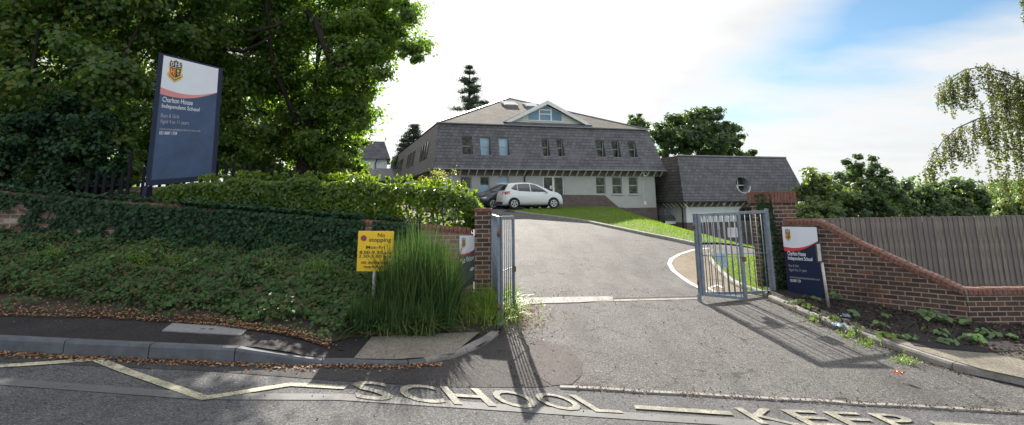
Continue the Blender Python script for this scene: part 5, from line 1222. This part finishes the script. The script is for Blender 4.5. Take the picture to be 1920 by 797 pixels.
MB().tube([(xr_ - 1., -.35, zt_), (xr_ - 1.2, -.08, zt_ - .5), (xr_ - 1.2, -.08, 0)], .06, 6).build('downpipe', M['pvc_black'], fh)
for u in (-7.5, -4.6): f = MB().box(xr_ + u, -.04, zt_ - 1.9, xr_ + u + 1.1, .02, zt_ - .5).build('window', M['white_paint'], fh); MB().box(xr_ + u + .08, -.06, zt_ - 1.82, xr_ + u + 1.02, -.045, zt_ - .58).build('pane', M['glass'], f)
lr = at(700, 333, 52.); lo_ = empty('outbuilding', (lr.x, 52., 1.5), YAW, 'low slate roofed outbuilding in front of the distant white house', 'outbuilding')
MB().box(-3, 0, -1, 1.6, 4, lr.z - 1.5 - .3).build('wall', M['brick_old'], lo_); MB().prism([(-3.3, -.3, lr.z - 1.85), (1.9, -.3, lr.z - 1.85), (1.9, 2, lr.z - 1.5 + .9), (-3.3, 2, lr.z - 1.5 + .9)], (0, 0, .08)).build('roof', M['slate'], lo_)
# ---------------------------------------------------------------- cars
def car(name, label, prof, L, hw, belt, paint_m, wheels, wr, pos, yaw, side_win, rear_glass, tail=True, group=None):
    """prof: (x, ztop) from the rear bumper (0) to the nose (L); hw half width"""
    root = empty(name, pos, yaw, label, 'car', group)
    px_ = [p[0] for p in prof]; pz = [p[1] for p in prof]
    def zt(x): return float(np.interp(x, px_, pz))
    def wd(x): t = x / L; return hw * (1 - .16 * max(0, (.10 - t) / .10) ** 2 - .22 * max(0, (t - .82) / .18) ** 2)
    def ring(x):
        w, z = wd(x), zt(x); b = min(belt, z - .04); g = max(0., z - b); zs = .20
        return [(w * .84, zs), (w * .97, zs + .08), (w, .42), (w * 1.0, min(.62, b - .08)), (w * .975, b), (w * .975 - g * .28, b + g * .5), (w * .975 - g * .42, b + g * .86), (w * .975 - g * .62 - .04, b + g * .97), (w * .35, z), (0, z + .01)]
    def ys(x, z):
        r = ring(x); return float(np.interp(z, [q[1] for q in r[:8]], [q[0] for q in r[:8]]))
    xs_ = sorted(set([0, .03, .1, .2] + [q[0] for q in prof] + list(np.linspace(.3, L - .2, 26)) + [L - .1, L - .03, L])); xs_ = [x for x in xs_ if 0 <= x <= L]
    vs = []; fs = []; nr = 10
    for x in xs_:
        r = ring(x); vs += [(x, -q[0], q[1]) for q in r] + [(x, q[0], q[1]) for q in reversed(r[:-1])]
    n = 2 * nr - 1
    def cut(xc, zc): return any((xc - wx) ** 2 + (zc - wr) ** 2 < (wr + .045) ** 2 for wx in wheels)
    for i in range(len(xs_) - 1):
        for k in range(n - 1):
            fs.append((i * n + k, i * n + k + 1, (i + 1) * n + k + 1, (i + 1) * n + k))
        fs.append((i * n + n - 1, i * n, (i + 1) * n, (i + 1) * n + n - 1))
    fs.append(tuple(range(n))[::-1]); fs.append(tuple((len(xs_) - 1) * n + k for k in range(n)))
    me = bpy.data.meshes.new('body'); me.from_pydata(vs, [], fs); me.update(); bm = bmesh.new(); bm.from_mesh(me); bmesh.ops.recalc_face_normals(bm, faces=bm.faces); bm.to_mesh(me); bm.free()
    body = link('body', me, paint_m, root, True)
    for s in (-1, 1):
        for (wx) in wheels:                            # dark arch disc, then wheel
            y = s * (wd(wx) + .006); seg = 20; m = MB(); rr = wr + .055
            arc = [(wx + rr * math.cos(a), wr + rr * math.sin(a)) for a in np.linspace(-.35, math.pi + .35, seg)]
            m.prism([(p[0], y, max(.17, p[1])) for p in arc], (0, s * -.04, 0)); m.build('wheel_arch', M['tyre'], body)
            yo = s * (wd(wx) + .014); w = MB(); w.tube([(wx, yo, wr), (wx, yo - s * .18, wr)], wr, 24); wheel = w.build('wheel', M['tyre'], root, False, .0)
            m = MB(); R_ = wr * .68; ya = yo + s * .002; yb_ = yo + s * .014
            ring_o = [(wx + R_ * math.cos(2 * math.pi * k / 20), wr + R_ * math.sin(2 * math.pi * k / 20)) for k in range(20)]; ring_i = [(wx + R_ * .84 * math.cos(2 * math.pi * k / 20), wr + R_ * .84 * math.sin(2 * math.pi * k / 20)) for k in range(20)]
            m.add([(p[0], yb_, p[1]) for p in ring_o] + [(p[0], yb_, p[1]) for p in ring_i], [(k, (k + 1) % 20, 20 + (k + 1) % 20, 20 + k) for k in range(20)])
            for k in range(5):
                for dd in (-.13, .13):
                    a = 2 * math.pi * k / 5 + .3 + dd; m.bar((wx, yb_, wr), (wx + R_ * .9 * math.cos(a), yb_, wr + R_ * .9 * math.sin(a)), wr * .10, .008, up=(0, 1, 0))
            m.build('rim', M['alloy'], wheel)
        for (x0, x1, top, bot) in side_win:            # side glass follows the body side
            xx = np.linspace(x0, x1, 8); m = MB(); vv = []
            for x in xx:
                zb_ = float(np.interp(x, [b[0] for b in bot], [b[1] for b in bot])); zt_ = max(zb_ + .012, float(np.interp(x, [b[0] for b in top], [b[1] for b in top])))
                for t in (0, .33, .66, 1): z = zb_ + (zt_ - zb_) * t; vv.append((x, s * (ys(x, z) + .008), z))
            m.add(vv, [(i * 4 + k, i * 4 + k + 1, (i + 1) * 4 + k + 1, (i + 1) * 4 + k) for i in range(7) for k in range(3)]); m.build('side_window', M['car_glass'], body, True)
        mx = side_win[-1][1] - .1; m = MB(); m.box(mx, s * (hw * .95), belt - .01, mx + .12, s * (hw * .95 + .17), belt + .13); m.build('mirror', paint_m, body, bevel=.03)
    for (x0, x1) in rear_glass:
        m = MB(); vv = []; xx = np.linspace(x0, x1, 5)
        for x in xx:
            hwg = ring(x)[7][0] - .03
            for t in (-1, -.6, 0, .6, 1): vv.append((x + (-.008 if x < L / 2 else .008), hwg * t, zt(x) + .016 - .02 * t * t))
        m.add(vv, [(i * 5 + k, i * 5 + k + 1, (i + 1) * 5 + k + 1, (i + 1) * 5 + k) for i in range(4) for k in range(4)]); m.build('windscreen' if x0 > L / 2 else 'rear_window', M['car_glass'], body, True)
    for s in (-1, 1):
        m = MB(); vv = []
        for x in (-.005, .1, .26, .40): 
            for z in (.78, .86, .94): zz = z + x * .12; vv.append((max(x, 0) - .004, s * (ys(max(x, .02), zz) + .007 - (.05 if x < 0 else 0)), zz))
        m.add(vv, [(i * 3 + k, i * 3 + k + 1, (i + 1) * 3 + k + 1, (i + 1) * 3 + k) for i in range(3) for k in range(2)]); m.build('tail_light', M['tail_red'], body, True)
        m = MB(); vv = []
        for x in (L - .42, L - .25, L - .12):
            for z in (.62, .70): vv.append((x, s * (ys(x, z) + .007), z))
        m.add(vv, [(i * 2, i * 2 + 1, i * 2 + 3, i * 2 + 2) for i in range(2)]); m.build('headlight', M['alloy'], body, True)
    MB().box(-.02, -hw * .72, .24, .05, hw * .72, .40).build('bumper_insert', M['tyre'], body, bevel=.015)
    MB().box(-.03, -.26, .50, .02, .26, .60).build('number_plate', M['plate'], body)
    MB().box(.25, -hw * .8, .14, L - .25, hw * .8, .215).build('underside', M['tyre'], body)
    m = MB(); 
    for s in (-1, 1):
        for x in (side_win[0][0] + (side_win[-1][1] - side_win[0][0]) * .48,): m.add([(x, s * (ys(x, .3) + .003), .3), (x + .012, s * (ys(x, .3) + .003), .3), (x + .012, s * (ys(x, belt) + .003), belt), (x, s * (ys(x, belt) + .003), belt)], [(0, 1, 2, 3)])
    m.build('door_gap', M['tyre'], body)
    return root
def vpos(px, v):
    d = ray(px, 388); t = v / (-d.x * SA + d.y * CA); p = EYE + d * t; return Vector((p.x, p.y, 0))
fw = Vector((CA, SA, 0)); nv = Vector((-SA, CA, 0))
a = vpos(944.5, 30.75) ; b = vpos(1060, 30.75); Lw = (b - a).length; print('car length', Lw)
cpos = a + nv * .82; cpos.z = Z(cpos.x, cpos.y)
print('car z', cpos.z, Z(cpos.x, cpos.y))
car('parked_hatchback', 'small white hatchback parked on the slope in front of the school', [(0, .5), (.03, .86), (.10, .98), (.22, 1.16), (.40, 1.40), (.55, 1.455), (1.2, 1.50), (1.75, 1.485), (2.1, 1.40), (2.5, 1.20), (2.85, 1.00), (3.25, .90), (3.5, .78), (3.6, .62), (3.67, .42)], 3.67, .82, .88, M['car_white'], (.62, 3.0), .29, cpos, YAW,
    [(.50, .86, [(.5, 1.14), (.8, 1.38), (.86, 1.38)], [(.5, 1.12), (.7, 1.05), (.86, 1.02)]), (.90, 1.62, [(.9, 1.385), (1.3, 1.41), (1.62, 1.40)], [(.9, 1.00), (1.62, .95)]), (1.67, 2.62, [(1.67, 1.395), (1.95, 1.35), (2.3, 1.16), (2.62, .95)], [(1.67, .945), (2.62, .925)])], [(.14, .37), (2.14, 2.78)])
dprof = [(0, .5), (.05, .95), (.25, 1.15), (.55, 1.42), (1.2, 1.49), (2.0, 1.47), (2.35, 1.38), (2.9, 1.12), (3.2, .99), (3.8, .90), (4.05, .78), (4.15, .6), (4.2, .42)]
dwin = [(.7, 1.5, [(.7, 1.3), (.9, 1.38), (1.5, 1.40)], [(.7, 1.05), (1.5, 1.0)]), (1.56, 2.9, [(1.56, 1.40), (2.0, 1.37), (2.4, 1.24), (2.9, 1.02)], [(1.56, .99), (2.9, .97)])]
def left_facing(name, lbl, px_wheel, v, hw, dz=0):
    q = vpos(px_wheel, v); q = q + nv * hw + fw * 3.38; q.z = Z(q.x, q.y) + dz
    return car(name, lbl, dprof, 4.2, hw, .92, M['car_navy'], (.72, 3.38), .31, q, YAW + math.pi, dwin, [(.2, .5), (2.38, 3.12)])
left_facing('parked_estate', 'dark navy car facing left, half hidden behind the white hatchback', 925, 32.6, .80, .0)
c3 = left_facing('parked_estate', 'dark car with roof rails parked closest to the school wall', 906, 34.33, .62, .06)
MB().bar((.7, -.45, 1.53), (2.2, -.45, 1.53), .03, .04).build('roof_rail', M['alloy'], c3); MB().bar((.7, .45, 1.53), (2.2, .45, 1.53), .03, .04).build('roof_rail', M['alloy'], c3)
# ---------------------------------------------------------------- trees
def curve_pts(a, b, n=6, sag=.12, seed=None):
    a, b = Vector(a), Vector(b); L_ = (b - a).length; pts = []; o1 = Vector((random.gauss(0, 1), random.gauss(0, 1), random.gauss(0, .6))) * L_ * sag
    for i in range(n + 1):
        t = i / n; pts.append(a.lerp(b, t) + o1 * math.sin(math.pi * t) + Vector((random.gauss(0, 1), random.gauss(0, 1), random.gauss(0, 1))) * L_ * .018 * (1 if 0 < i < n else 0))
    return pts
def tree(name, base, lobes, leaf_m, label, per=4000, size=.13, trunk_r=.28, fork=.35, group=None, cat='tree', aspect=.62, bark=None, extra_limbs=(), clumps=16, holes=.0, twigs=True):
    root = empty(name, base, 0, label, cat, group); B = Vector(base)
    P = []; Nn = []
    mx = np.mean([[l[0].x, l[0].y, l[0].z] for l in lobes], axis=0)
    for c, r in lobes:
        n = int(per * (r / np.mean([l[1] for l in lobes])) ** 2); nc = max(5, int(clumps * (r / np.mean([l[1] for l in lobes])) ** 1.5)); k = max(10, n // nc)
        for _ in range(nc):
            d = RNG.normal(size=3); d /= np.linalg.norm(d); q = np.array(c) + d * r * RNG.uniform(.45, 1.08) * np.array([1, 1, .85]); cr_ = r * RNG.uniform(.2, .40)
            o = RNG.normal(size=(k, 3)); o /= np.linalg.norm(o, axis=1)[:, None]; rad_ = np.abs(RNG.normal(.6, .38, k))[:, None]
            pts = q + o * rad_ * cr_ * np.array([1.15, 1.15, .75]); P.append(pts); nn = o * .6 + d * .3 + np.array([0, -.1, .5]); Nn.append(nn)
    P = np.concatenate(P); Nn = np.concatenate(Nn); leaves('crown', P - np.array(B), size, leaf_m, root, Nn, aspect, .14, .75)
    m = MB(); top = Vector(mx.tolist()); f = B.lerp(Vector((B.x * .4 + top.x * .6, B.y * .4 + top.y * .6, top.z)), fork)
    tp = curve_pts((0, 0, -.3), f - B, 4, .03); m.tube(tp, [trunk_r * (1.25 - .35 * i / 4) for i in range(5)], 10)
    for c, r in lobes:
        if r < .7 and len(lobes) > 12: continue
        e = c - B; pts = curve_pts(f - B, e, 6, .10); r0 = trunk_r * .27 * clamp(r / 2.5, .4, 1.); m.tube(pts, [r0 * (1 - .8 * i / 6) for i in range(7)], 7)
        if twigs:
            for _ in range(4):
                s_ = pts[random.choice((3, 4, 5, 6))]; d = Vector((random.gauss(0, 1), random.gauss(0, 1), random.gauss(0, .7))).normalized() * r * .85; m.tube(curve_pts(s_, s_ + d, 3, .1), [r0 * .25, r0 * .16, r0 * .1, .004], 5)
    for pts, rr in extra_limbs: m.tube([Vector(p) - B for p in pts], rr, 8)
    m.build('trunk', bark or M['bark'], root, True); return root
def LB(*l): return [(at(px, py, Y), r) for px, py, Y, r in l]
def gz(x, y): return raised(x, y) if (x < -1 and 10.4 < y < 40) else Z(x, y)
# broad oak whose limbs reach over the hedge
x = at(572, 300, 17.5).x
limb1 = [at(580, 130, 16.2), at(600, 60, 15.8), at(612, 92, 15.4), at(628, 118, 15.2), at(650, 122, 15.1), at(662, 112, 15.)]
limb1 = [at(575, 20, 16.), at(592, 40, 15.6), at(605, 75, 15.4), at(618, 108, 15.2), at(640, 124, 15.1), at(662, 120, 15.)]
limb2 = [at(400, 52, 15.5), at(440, 56, 15.3), at(480, 58, 15.2), at(520, 48, 15.4), at(545, 30, 15.6)]
limb3 = [at(380, 78, 15.6), at(420, 90, 15.4), at(455, 97, 15.3), at(490, 80, 15.3), at(520, 62, 15.5)]
tree('oak_tree', (x, 17.5, gz(x, 17.5)), LB((715, 45, 16, 1.35), (735, 95, 15.5, .8), (690, 120, 16, 1.25), (640, 40, 17, 1.8), (655, 180, 17, 1.2), (622, 235, 17, 1.3), (600, 150, 18, 1.7), (550, 20, 17, 1.9), (520, 120, 18.5, 1.7), (470, 190, 17.5, 1.6), (460, 255, 17, 1.2), (560, 230, 18.5, 1.6),
     (635, 300, 17, .7), (620, 290, 17.5, 1.0), (430, 20, 17, 1.8), (650, -100, 16, 1.3), (600, -110, 17, 2.4), (480, -90, 17, 2.4), (550, -240, 18, 2.6), (600, -230, 18, 1.6), (690, 195, 16.5, .6), (760, 15, 15.5, .45), (765, 108, 15.2, .4), (525, 290, 18, 1.1)),
     M['leaf_oak'], 'broad green oak with limbs reaching over the hedge towards the school', 5200, .135, .34, .3, extra_limbs=((limb1, [.11, .11, .10, .10, .085, .04]), (limb2, [.065, .06, .05, .04, .015]), (limb3, [.07, .065, .055, .04, .015])), clumps=20)
# maple hung with ivy at the far left
x = at(120, 300, 12.6).x
tree('maple_tree', (x, 12.6, gz(x, 12.6)), LB((60, 60, 13, 1.5), (150, 20, 12.6, 1.3), (255, 20, 13, 1.3), (110, 160, 12.6, 1.3), (20, 200, 12.6, 1.3), (200, 130, 12.6, 1.0), (120, 270, 12.4, 1.0), (40, 310, 12.3, .9), (190, 250, 12.5, .85), (180, 330, 12.3, .6), (330, 0, 14, 1.4), (-60, 90, 13.5, 1.8), (90, -110, 13.5, 2.2), (290, -110, 14, 2.), (-60, 280, 12.6, 1.3), (110, 350, 12.2, .55), (235, 300, 12.7, .6)),
     M['leaf_maple'], 'dense dark maple hung with ivy at the far left edge', 5200, .12, .25, .35, clumps=20, aspect=.85)
x = at(330, 300, 15.5).x
tree('hazel_tree', (x, 15.5, gz(x, 15.5)), LB((360, 130, 16, 1.3), (300, 210, 15.5, 1.2), (270, 120, 15.5, 1.2), (430, 160, 16.5, 1.1), (400, 230, 16, 1.1), (430, 290, 16, .8), (340, 290, 15.5, .9), (280, 300, 15, .8), (360, 40, 16.5, 1.3), (270, 360, 14.5, .7)),
     M['leaf_oak'], 'leafy tree directly behind the totem sign and railings', 4200, .11, .14, .3)
x = at(240, 300, 24).x
tree('ash_tree', (x, 24, gz(x, 24)), LB((120, 160, 24, 3.2), (270, 120, 24, 3.0), (420, 160, 24, 3.0), (540, 210, 25, 2.6), (350, 250, 23, 2.4), (180, 290, 22, 2.2), (500, 290, 25, 1.8), (600, 300, 26, 1.2), (0, 240, 22, 3), (60, 0, 25, 3.4), (330, -60, 25, 3.6), (520, 0, 25, 3.2), (200, -150, 26, 3.5), (420, -220, 26, 3.5)),
     M['leaf_maple'], 'tall dark tree filling the gap behind the oak and the maple', 5000, .24, .4, .35)
# light young sycamore lit from behind at the right end of the trees
x = at(665, 300, 19.5).x
tree('young_tree', (x, 19.5, gz(x, 19.5)), LB((640, 300, 19.5, .8), (618, 318, 19, .7), (655, 258, 19.5, .6), (600, 320, 19, .7), (635, 262, 20, .9), (662, 312, 19, .4)),
     M['leaf_laurel'], 'small sunlit yellow green tree just left of the distant white house', 3800, .11, .08, .3)
# trees behind the school
def far_tree(name, spec, label, lm='leaf_far', per=2600, size=.38, base_px=None, cat='tree', tr=.3, group=None, **k):
    lb = LB(*spec); c = sum((l[0] for l in lb), Vector()) / len(lb); b = (c.x, c.y, -1.5); return tree(name, b, lb, M[lm], label, per, size, tr, .35, group, cat, twigs=False, **k)
far_tree('oak_tree', [(1250, 245, 66, 2.1), (1296, 228, 66, 2.1), (1345, 232, 66, 1.9), (1375, 262, 66, 1.5), (1400, 286, 66, .8), (1290, 262, 64, 2.3), (1340, 270, 64, 2.1), (1238, 275, 66, 1.5), (1322, 206, 67, .8), (1380, 290, 65, 1.4)], 'large dark oak rising behind the lower slate block', size=.40, per=2400)
far_tree('round_tree', [(1196, 230, 78, 1.3), (1186, 236, 78, .9), (1207, 236, 78, .9)], 'small round tree top just right of the main roof', per=900, size=.35, tr=.2)
far_tree('ash_tree', [(1528, 345, 38, 1.15), (1515, 378, 38, 1.2), (1552, 372, 38, 1.3), (1540, 400, 37, 1.3), (1505, 405, 37, .9)], 'pale loose tree just right of the lower slate block', 'leaf_far2', 2600, .24, tr=.16)
far_tree('lime_tree', [(1618, 318, 40, 1.1), (1585, 345, 40, 1.2), (1610, 365, 39, 1.6), (1650, 345, 40, 1.2), (1580, 385, 39, 1.5), (1640, 385, 39, 1.5), (1675, 372, 40, 1.2), (1625, 400, 38, 1.5)], 'tallest round tree above the boarded fence', 'leaf_far', 2600, .25, tr=.2)
far_tree('field_tree', [(1715, 358, 50, 1.3), (1705, 385, 50, 1.6), (1740, 380, 50, 1.6), (1690, 395, 49, 1.4), (1740, 400, 49, 1.4)], 'dark tree behind the fence left of the hanging birch', 'leaf_far', 2200, .3, tr=.2)
far_tree('field_tree', [(1790, 352, 52, 1.4), (1775, 378, 52, 1.6), (1815, 375, 52, 1.6), (1848, 385, 52, 1.4), (1800, 398, 51, 1.6)], 'dark tree behind the fence under the hanging birch', 'leaf_far', 2200, .3, tr=.2)
far_tree('field_tree', [(1892, 385, 40, .9), (1915, 392, 40, .9), (1875, 398, 40, .7), (1935, 385, 40, 1.2)], 'yellow green tree at the far right above the fence', 'leaf_far2', 2200, .22, tr=.15)
# a line of far trees closing the horizon
def treeline():
    P = []
    for i in range(260):
        t = i / 260; x = -170 + 400 * t; y = 150 + 25 * math.sin(i * 1.7); h = 6 + 3.5 * random.random() - (0 if x > -20 else 1)
        P.append(np.array([x, y, -2]) + RNG.normal(size=(160, 3)) * np.array([3.2, 2.5, 0]) + np.stack([np.zeros(160), np.zeros(160), RNG.uniform(0, 1, 160) ** .7 * h], 1))
    P = np.concatenate(P); o = leaves('treeline', P, .9, M['leaf_far'], None, None, .8); tag(o, 'far wooded horizon beyond the school grounds', 'woodland', kind='stuff')
treeline()
def conifer(name, px, ytop, ybot, Y, halfw_px, label, tiers=11, seed=1, droop=-.1, irregular=.35, z0=0):
    rnd = random.Random(seed); top = at(px, ytop, Y); bot = at(px, ybot, Y); k = Y / 1060.; root = empty(name, (top.x, Y, z0), 0, label, 'tree', None); o = root.location
    m = MB(); m.tube([(0, 0, 0), (0, 0, (bot.z - z0)), (rnd.gauss(0, .1), 0, top.z - z0)], [.35, .24, .03], 8); P = []; Nn = []
    H_ = top.z - bot.z
    for i in range(tiers):
        t = (i + rnd.random() * .5) / tiers; z = top.z - H_ * t - .1; w = halfw_px * k * (t ** .75) * (1 + rnd.uniform(-irregular, irregular)) + .12
        for j in range(5):
            a = rnd.uniform(0, 6.28); ww = w * rnd.uniform(.55, 1.1); e = Vector((math.cos(a) * ww, math.sin(a) * ww, z - z0 + droop * ww + .25 * ww * rnd.random())); s_ = Vector((0, 0, z - z0)); m.tube([s_, s_.lerp(e, .5) + Vector((0, 0, .05 * ww)), e], [.06, .04, .012], 5)
            for q in range(int(5 + ww * 5)):
                f = .35 + .65 * rnd.random(); c = s_.lerp(e, f) + Vector((0, 0, .1)); n = 16; pts = np.array(c) + RNG.normal(size=(n, 3)) * np.array([.2, .2, .09]) * (1 + ww * .15); P.append(pts)
    P = np.concatenate(P); leaves('crown', P, .30, M['leaf_fir'], root, None, .22, .05); m.build('trunk', M['bark'], root, True)
conifer('pine_tree', 880, 125, 222, 64, 36, 'tall dark pine standing behind the left of the main roof', 10, 3, irregular=.75)
conifer('fir_tree', 777, 234, 300, 60, 34, 'dark fir tips showing above the side of the school roof', 9, 5)
conifer('fir_tree', 757, 262, 320, 58, 22, 'lowest fir tip between the distant house and the school', 7, 8)

# weeping birch whose trunk stands outside the picture on the right
by = 14.; bx_ = at(2060, 300, by).x; root = empty('weeping_birch', (bx_, by, Z(bx_, by)), 0, 'weeping birch with long hanging leafy strands at the right edge', 'tree'); o = root.location
m = MB(); m.tube([(0, 0, -.2), (.05, 0, 2.2), (-.05, 0, 4.5), (.1, 0, 7.5), (0, 0, 9.5)], [.2, .16, .13, .08, .03], 10)
P = []; Nn = []
def strand(p, L_, dens=105, side=(0, 0)):
    n = max(4, int(L_ * dens)); t = np.sort(RNG.uniform(0, 1, n)) ** .9; sway = RNG.normal(0, .05, 2); wav = RNG.uniform(0, 6)
    q = np.stack([p.x + sway[0] * t * L_ + .02 * np.sin(t * 9 + wav), p.y + sway[1] * t * L_, p.z - t * L_], 1); pts = [Vector(q[int(i)]) - o for i in np.linspace(0, n - 1, 4)]
    m.tube(pts, [.005, .004, .003, .002], 3, False); P.append(q + RNG.normal(size=(n, 3)) * .034)
def branch(pxs, lens, dens=16, Y0=by, r0=.035):
    pts = [at(a, b, Y0 + .15 * i) for i, (a, b) in enumerate(pxs)]; pl_ = [(pts[i] - o) for i in range(len(pts))]; m.tube(pl_, [r0 * (1 - .85 * i / (len(pts) - 1)) for i in range(len(pts))], 6)
    for i in range(len(pts) - 1):
        seg = (pts[i + 1] - pts[i]).length
        for k in range(max(1, int(seg * dens))):
            t = random.random(); p = pts[i].lerp(pts[i + 1], t) + Vector((random.gauss(0, .04), random.gauss(0, .18), random.gauss(0, .03))); L_ = (lens[i] * (1 - t) + lens[i + 1] * t) * random.uniform(.35, 1.1); strand(p, L_)
    return pts
branch([(2060, 230), (1985, 205), (1940, 175), (1915, 152), (1880, 135), (1845, 126), (1810, 130), (1780, 148), (1757, 178)], [2., 1.8, 1.8, 1.7, 1.6, 1.5, 1.2, 1.0, .6], 27)
branch([(2060, 290), (1990, 265), (1930, 232), (1880, 220), (1835, 222), (1795, 240), (1765, 268), (1745, 300), (1735, 322)], [1.8, 1.9, 2.1, 2.0, 1.5, 1.0, .8, .6, .3], 23)
branch([(2060, 260), (1990, 215), (1950, 185), (1900, 175), (1860, 180), (1838, 200)], [1.6, 1.7, 2.0, 2.2, 2.0, 1.2], 18, by + .4)
branch([(1900, 330), (1880, 322), (1868, 330)], [.8, .9, .9], 14, by + .2, .012)
branch([(2060, 60), (1990, -40), (1940, -75), (1900, -70), (1880, -50)], [1.5, 1.8, 2.2, 2.2, 1.1], 16, by - .5)
branch([(2060, 0), (2000, -120), (1960, -140), (1925, -110)], [2, 2.6, 3., 3.], 15, by)
P = np.concatenate(P) - np.array(o); leaves('crown', P, .056, M['leaf_birch'], root, None, .72, .1); m.build('trunk', M['bark_birch'], root, True)

# dark ivy hanging over the old stump below the maple
x = at(110, 330, 12.0).x
tree('ivy_stump', (x, 12.0, gz(x, 12.0)), LB((60, 250, 12.0, .7), (130, 235, 12.0, .75), (150, 300, 11.9, .7), (85, 320, 11.9, .7), (190, 330, 11.9, .5), (30, 330, 11.9, .6), (120, 360, 11.8, .55), (20, 370, 11.8, .5)),
     M['leaf_ivy'], 'dark ivy smothered trunk left of the railings, under the maple', 3000, .085, .22, .4, clumps=18, aspect=.85, twigs=False)
# ---------------------------------------------------------------- sky and sun
SUN_EL, SUN_AZ = R(27.5), R(-5.5)                         # azimuth from +Y towards +X
w = bpy.data.worlds.new('World'); sc.world = w; w.use_nodes = True; nt = w.node_tree; nt.nodes.clear()
class W_: pass
T = NT.__new__(NT); T.t = nt; T.m = None; T.out = nt.nodes.new('ShaderNodeOutputWorld')
bg = nt.nodes.new('ShaderNodeBackground'); bg.inputs['Strength'].default_value = .10; nt.links.new(bg.outputs[0], T.out.inputs['Surface'])
sky = nt.nodes.new('ShaderNodeTexSky'); sky.sky_type = 'NISHITA'; sky.sun_disc = False; sky.sun_elevation = SUN_EL; sky.sun_rotation = SUN_AZ; sky.air_density = 1.0; sky.dust_density = .6; sky.ozone_density = 2.0
co = nt.nodes.new('ShaderNodeTexCoord'); sep = nt.nodes.new('ShaderNodeSeparateXYZ'); nt.links.new(co.outputs['Generated'], sep.inputs[0]); X_, Y_, Z_ = sep.outputs
yy = mth(T, 'MAXIMUM', Y_, .12); a_ = mth(T, 'DIVIDE', X_, yy); e_ = mth(T, 'DIVIDE', Z_, yy)
# wind-drawn cloud noise: stretched along the drift of the cloud bank
mp = nt.nodes.new('ShaderNodeMapping'); mp.inputs['Rotation'].default_value = (0, 0, 0); cmb = nt.nodes.new('ShaderNodeCombineXYZ')
dn = mth(T, 'ADD', mth(T, 'MAXIMUM', Z_, 0.), .16); nt.links.new(mth(T, 'DIVIDE', X_, dn), cmb.inputs[0]); nt.links.new(mth(T, 'DIVIDE', Y_, dn), cmb.inputs[1]); nt.links.new(cmb.outputs[0], mp.inputs[0])
mp.inputs['Scale'].default_value = (.9, 1.6, 1.); mp.inputs['Rotation'].default_value = (0, 0, R(-35))
n1 = noise(T, mp.outputs[0], 1.1, 6, .5); n2 = noise(T, mp.outputs[0], 2.6, 5, .5); n0 = mth(T, 'SUBTRACT', n1, .5)
# edge of the big bank: a = .31 + (e-.22)*1.53
edge = mth(T, 'SUBTRACT', a_, mth(T, 'MULTIPLY_ADD', mth(T, 'SUBTRACT', e_, .225), 1.3, .345))
edge = mth(T, 'ADD', edge, mth(T, 'MULTIPLY', n0, -.3))
b1 = ramp(T, mth(T, 'ADD', edge, .5), [(.47, 0.), (.65, 1.)])
low = mth(T, 'SUBTRACT', e_, mth(T, 'MULTIPLY_ADD', mth(T, 'SUBTRACT', a_, .5), .33, .178)); low = mth(T, 'ADD', low, mth(T, 'MULTIPLY', n0, -.28))
b2 = ramp(T, mth(T, 'ADD', low, .5), [(.455, 0.), (.57, 1.)])
front = ramp(T, Y_, [(.1, 0.), (.3, 1.)])
blue = mth(T, 'MULTIPLY', mth(T, 'MULTIPLY', b1, b2), front)
# a faint opening low on the right, and broken cloud elsewhere
lowb = mth(T, 'MULTIPLY', ramp(T, n2, [(.40, 0.), (.75, .45)]), ramp(T, a_, [(.35, 0.), (.8, 1.)]))
back = mth(T, 'MULTIPLY', mth(T, 'SUBTRACT', 1., front), ramp(T, n1, [(.42, 0.), (.6, .9)]))
blue = mth(T, 'MAXIMUM', mth(T, 'MAXIMUM', blue, mth(T, 'MULTIPLY', lowb, .8)), back)
ccol = ramp(T, mth(T, 'ADD', mth(T, 'MULTIPLY', n2, .6), mth(T, 'MULTIPLY', n1, .5)), [(.34, (2.9, 2.92, 2.96)), (.58, (3.15, 3.15, 3.15))])
# cloud is brightest round the hidden sun
sd = Vector((math.sin(SUN_AZ) * math.cos(SUN_EL), math.cos(SUN_AZ) * math.cos(SUN_EL), math.sin(SUN_EL)))
dp = nt.nodes.new('ShaderNodeVectorMath'); dp.operation = 'DOT_PRODUCT'; nt.links.new(co.outputs['Generated'], dp.inputs[0]); dp.inputs[1].default_value = sd
gl = ramp(T, dp.outputs['Value'], [(.55, .90), (.85, 1.0), (.99, 1.2)]); ccol = mixc(T, 1., ccol, gl, 'MULTIPLY')
rim = ramp(T, mth(T, 'ADD', edge, .5), [(.36, 1.), (.47, .88), (.56, .96)]); ccol = mixc(T, front, ccol, mixc(T, 1., ccol, rim, 'MULTIPLY'))
bk = ramp(T, Y_, [(0., 1.9), (.45, 1.)]); ccol = mixc(T, 1., ccol, bk, 'MULTIPLY')
SKYC = mixc(T, 1., sky.outputs[0], (.30, .38, .41), 'MULTIPLY')
fin = mixc(T, blue, ccol, SKYC); nt.links.new(fin, bg.inputs['Color'])
sl = bpy.data.lights.new('sun', 'SUN'); sl.energy = 3.6; sl.angle = R(.5); sl.color = (1., .93, .82); so = bpy.data.objects.new('sun', sl); C.objects.link(so); so.rotation_euler = (-sd).to_track_quat('-Z', 'Y').to_euler(); so.location = sd * 50
vs_ = sc.view_settings; vs_.view_transform = 'Standard'; vs_.look = 'None'; vs_.gamma = 1; vs_.exposure = 1.72; vs_.use_curve_mapping = False
sc.cycles.max_bounces = 8; sc.cycles.diffuse_bounces = 3; sc.cycles.transmission_bounces = 6; sc.cycles.transparent_max_bounces = 6
try: sc.cycles.use_denoising = True
except Exception: pass
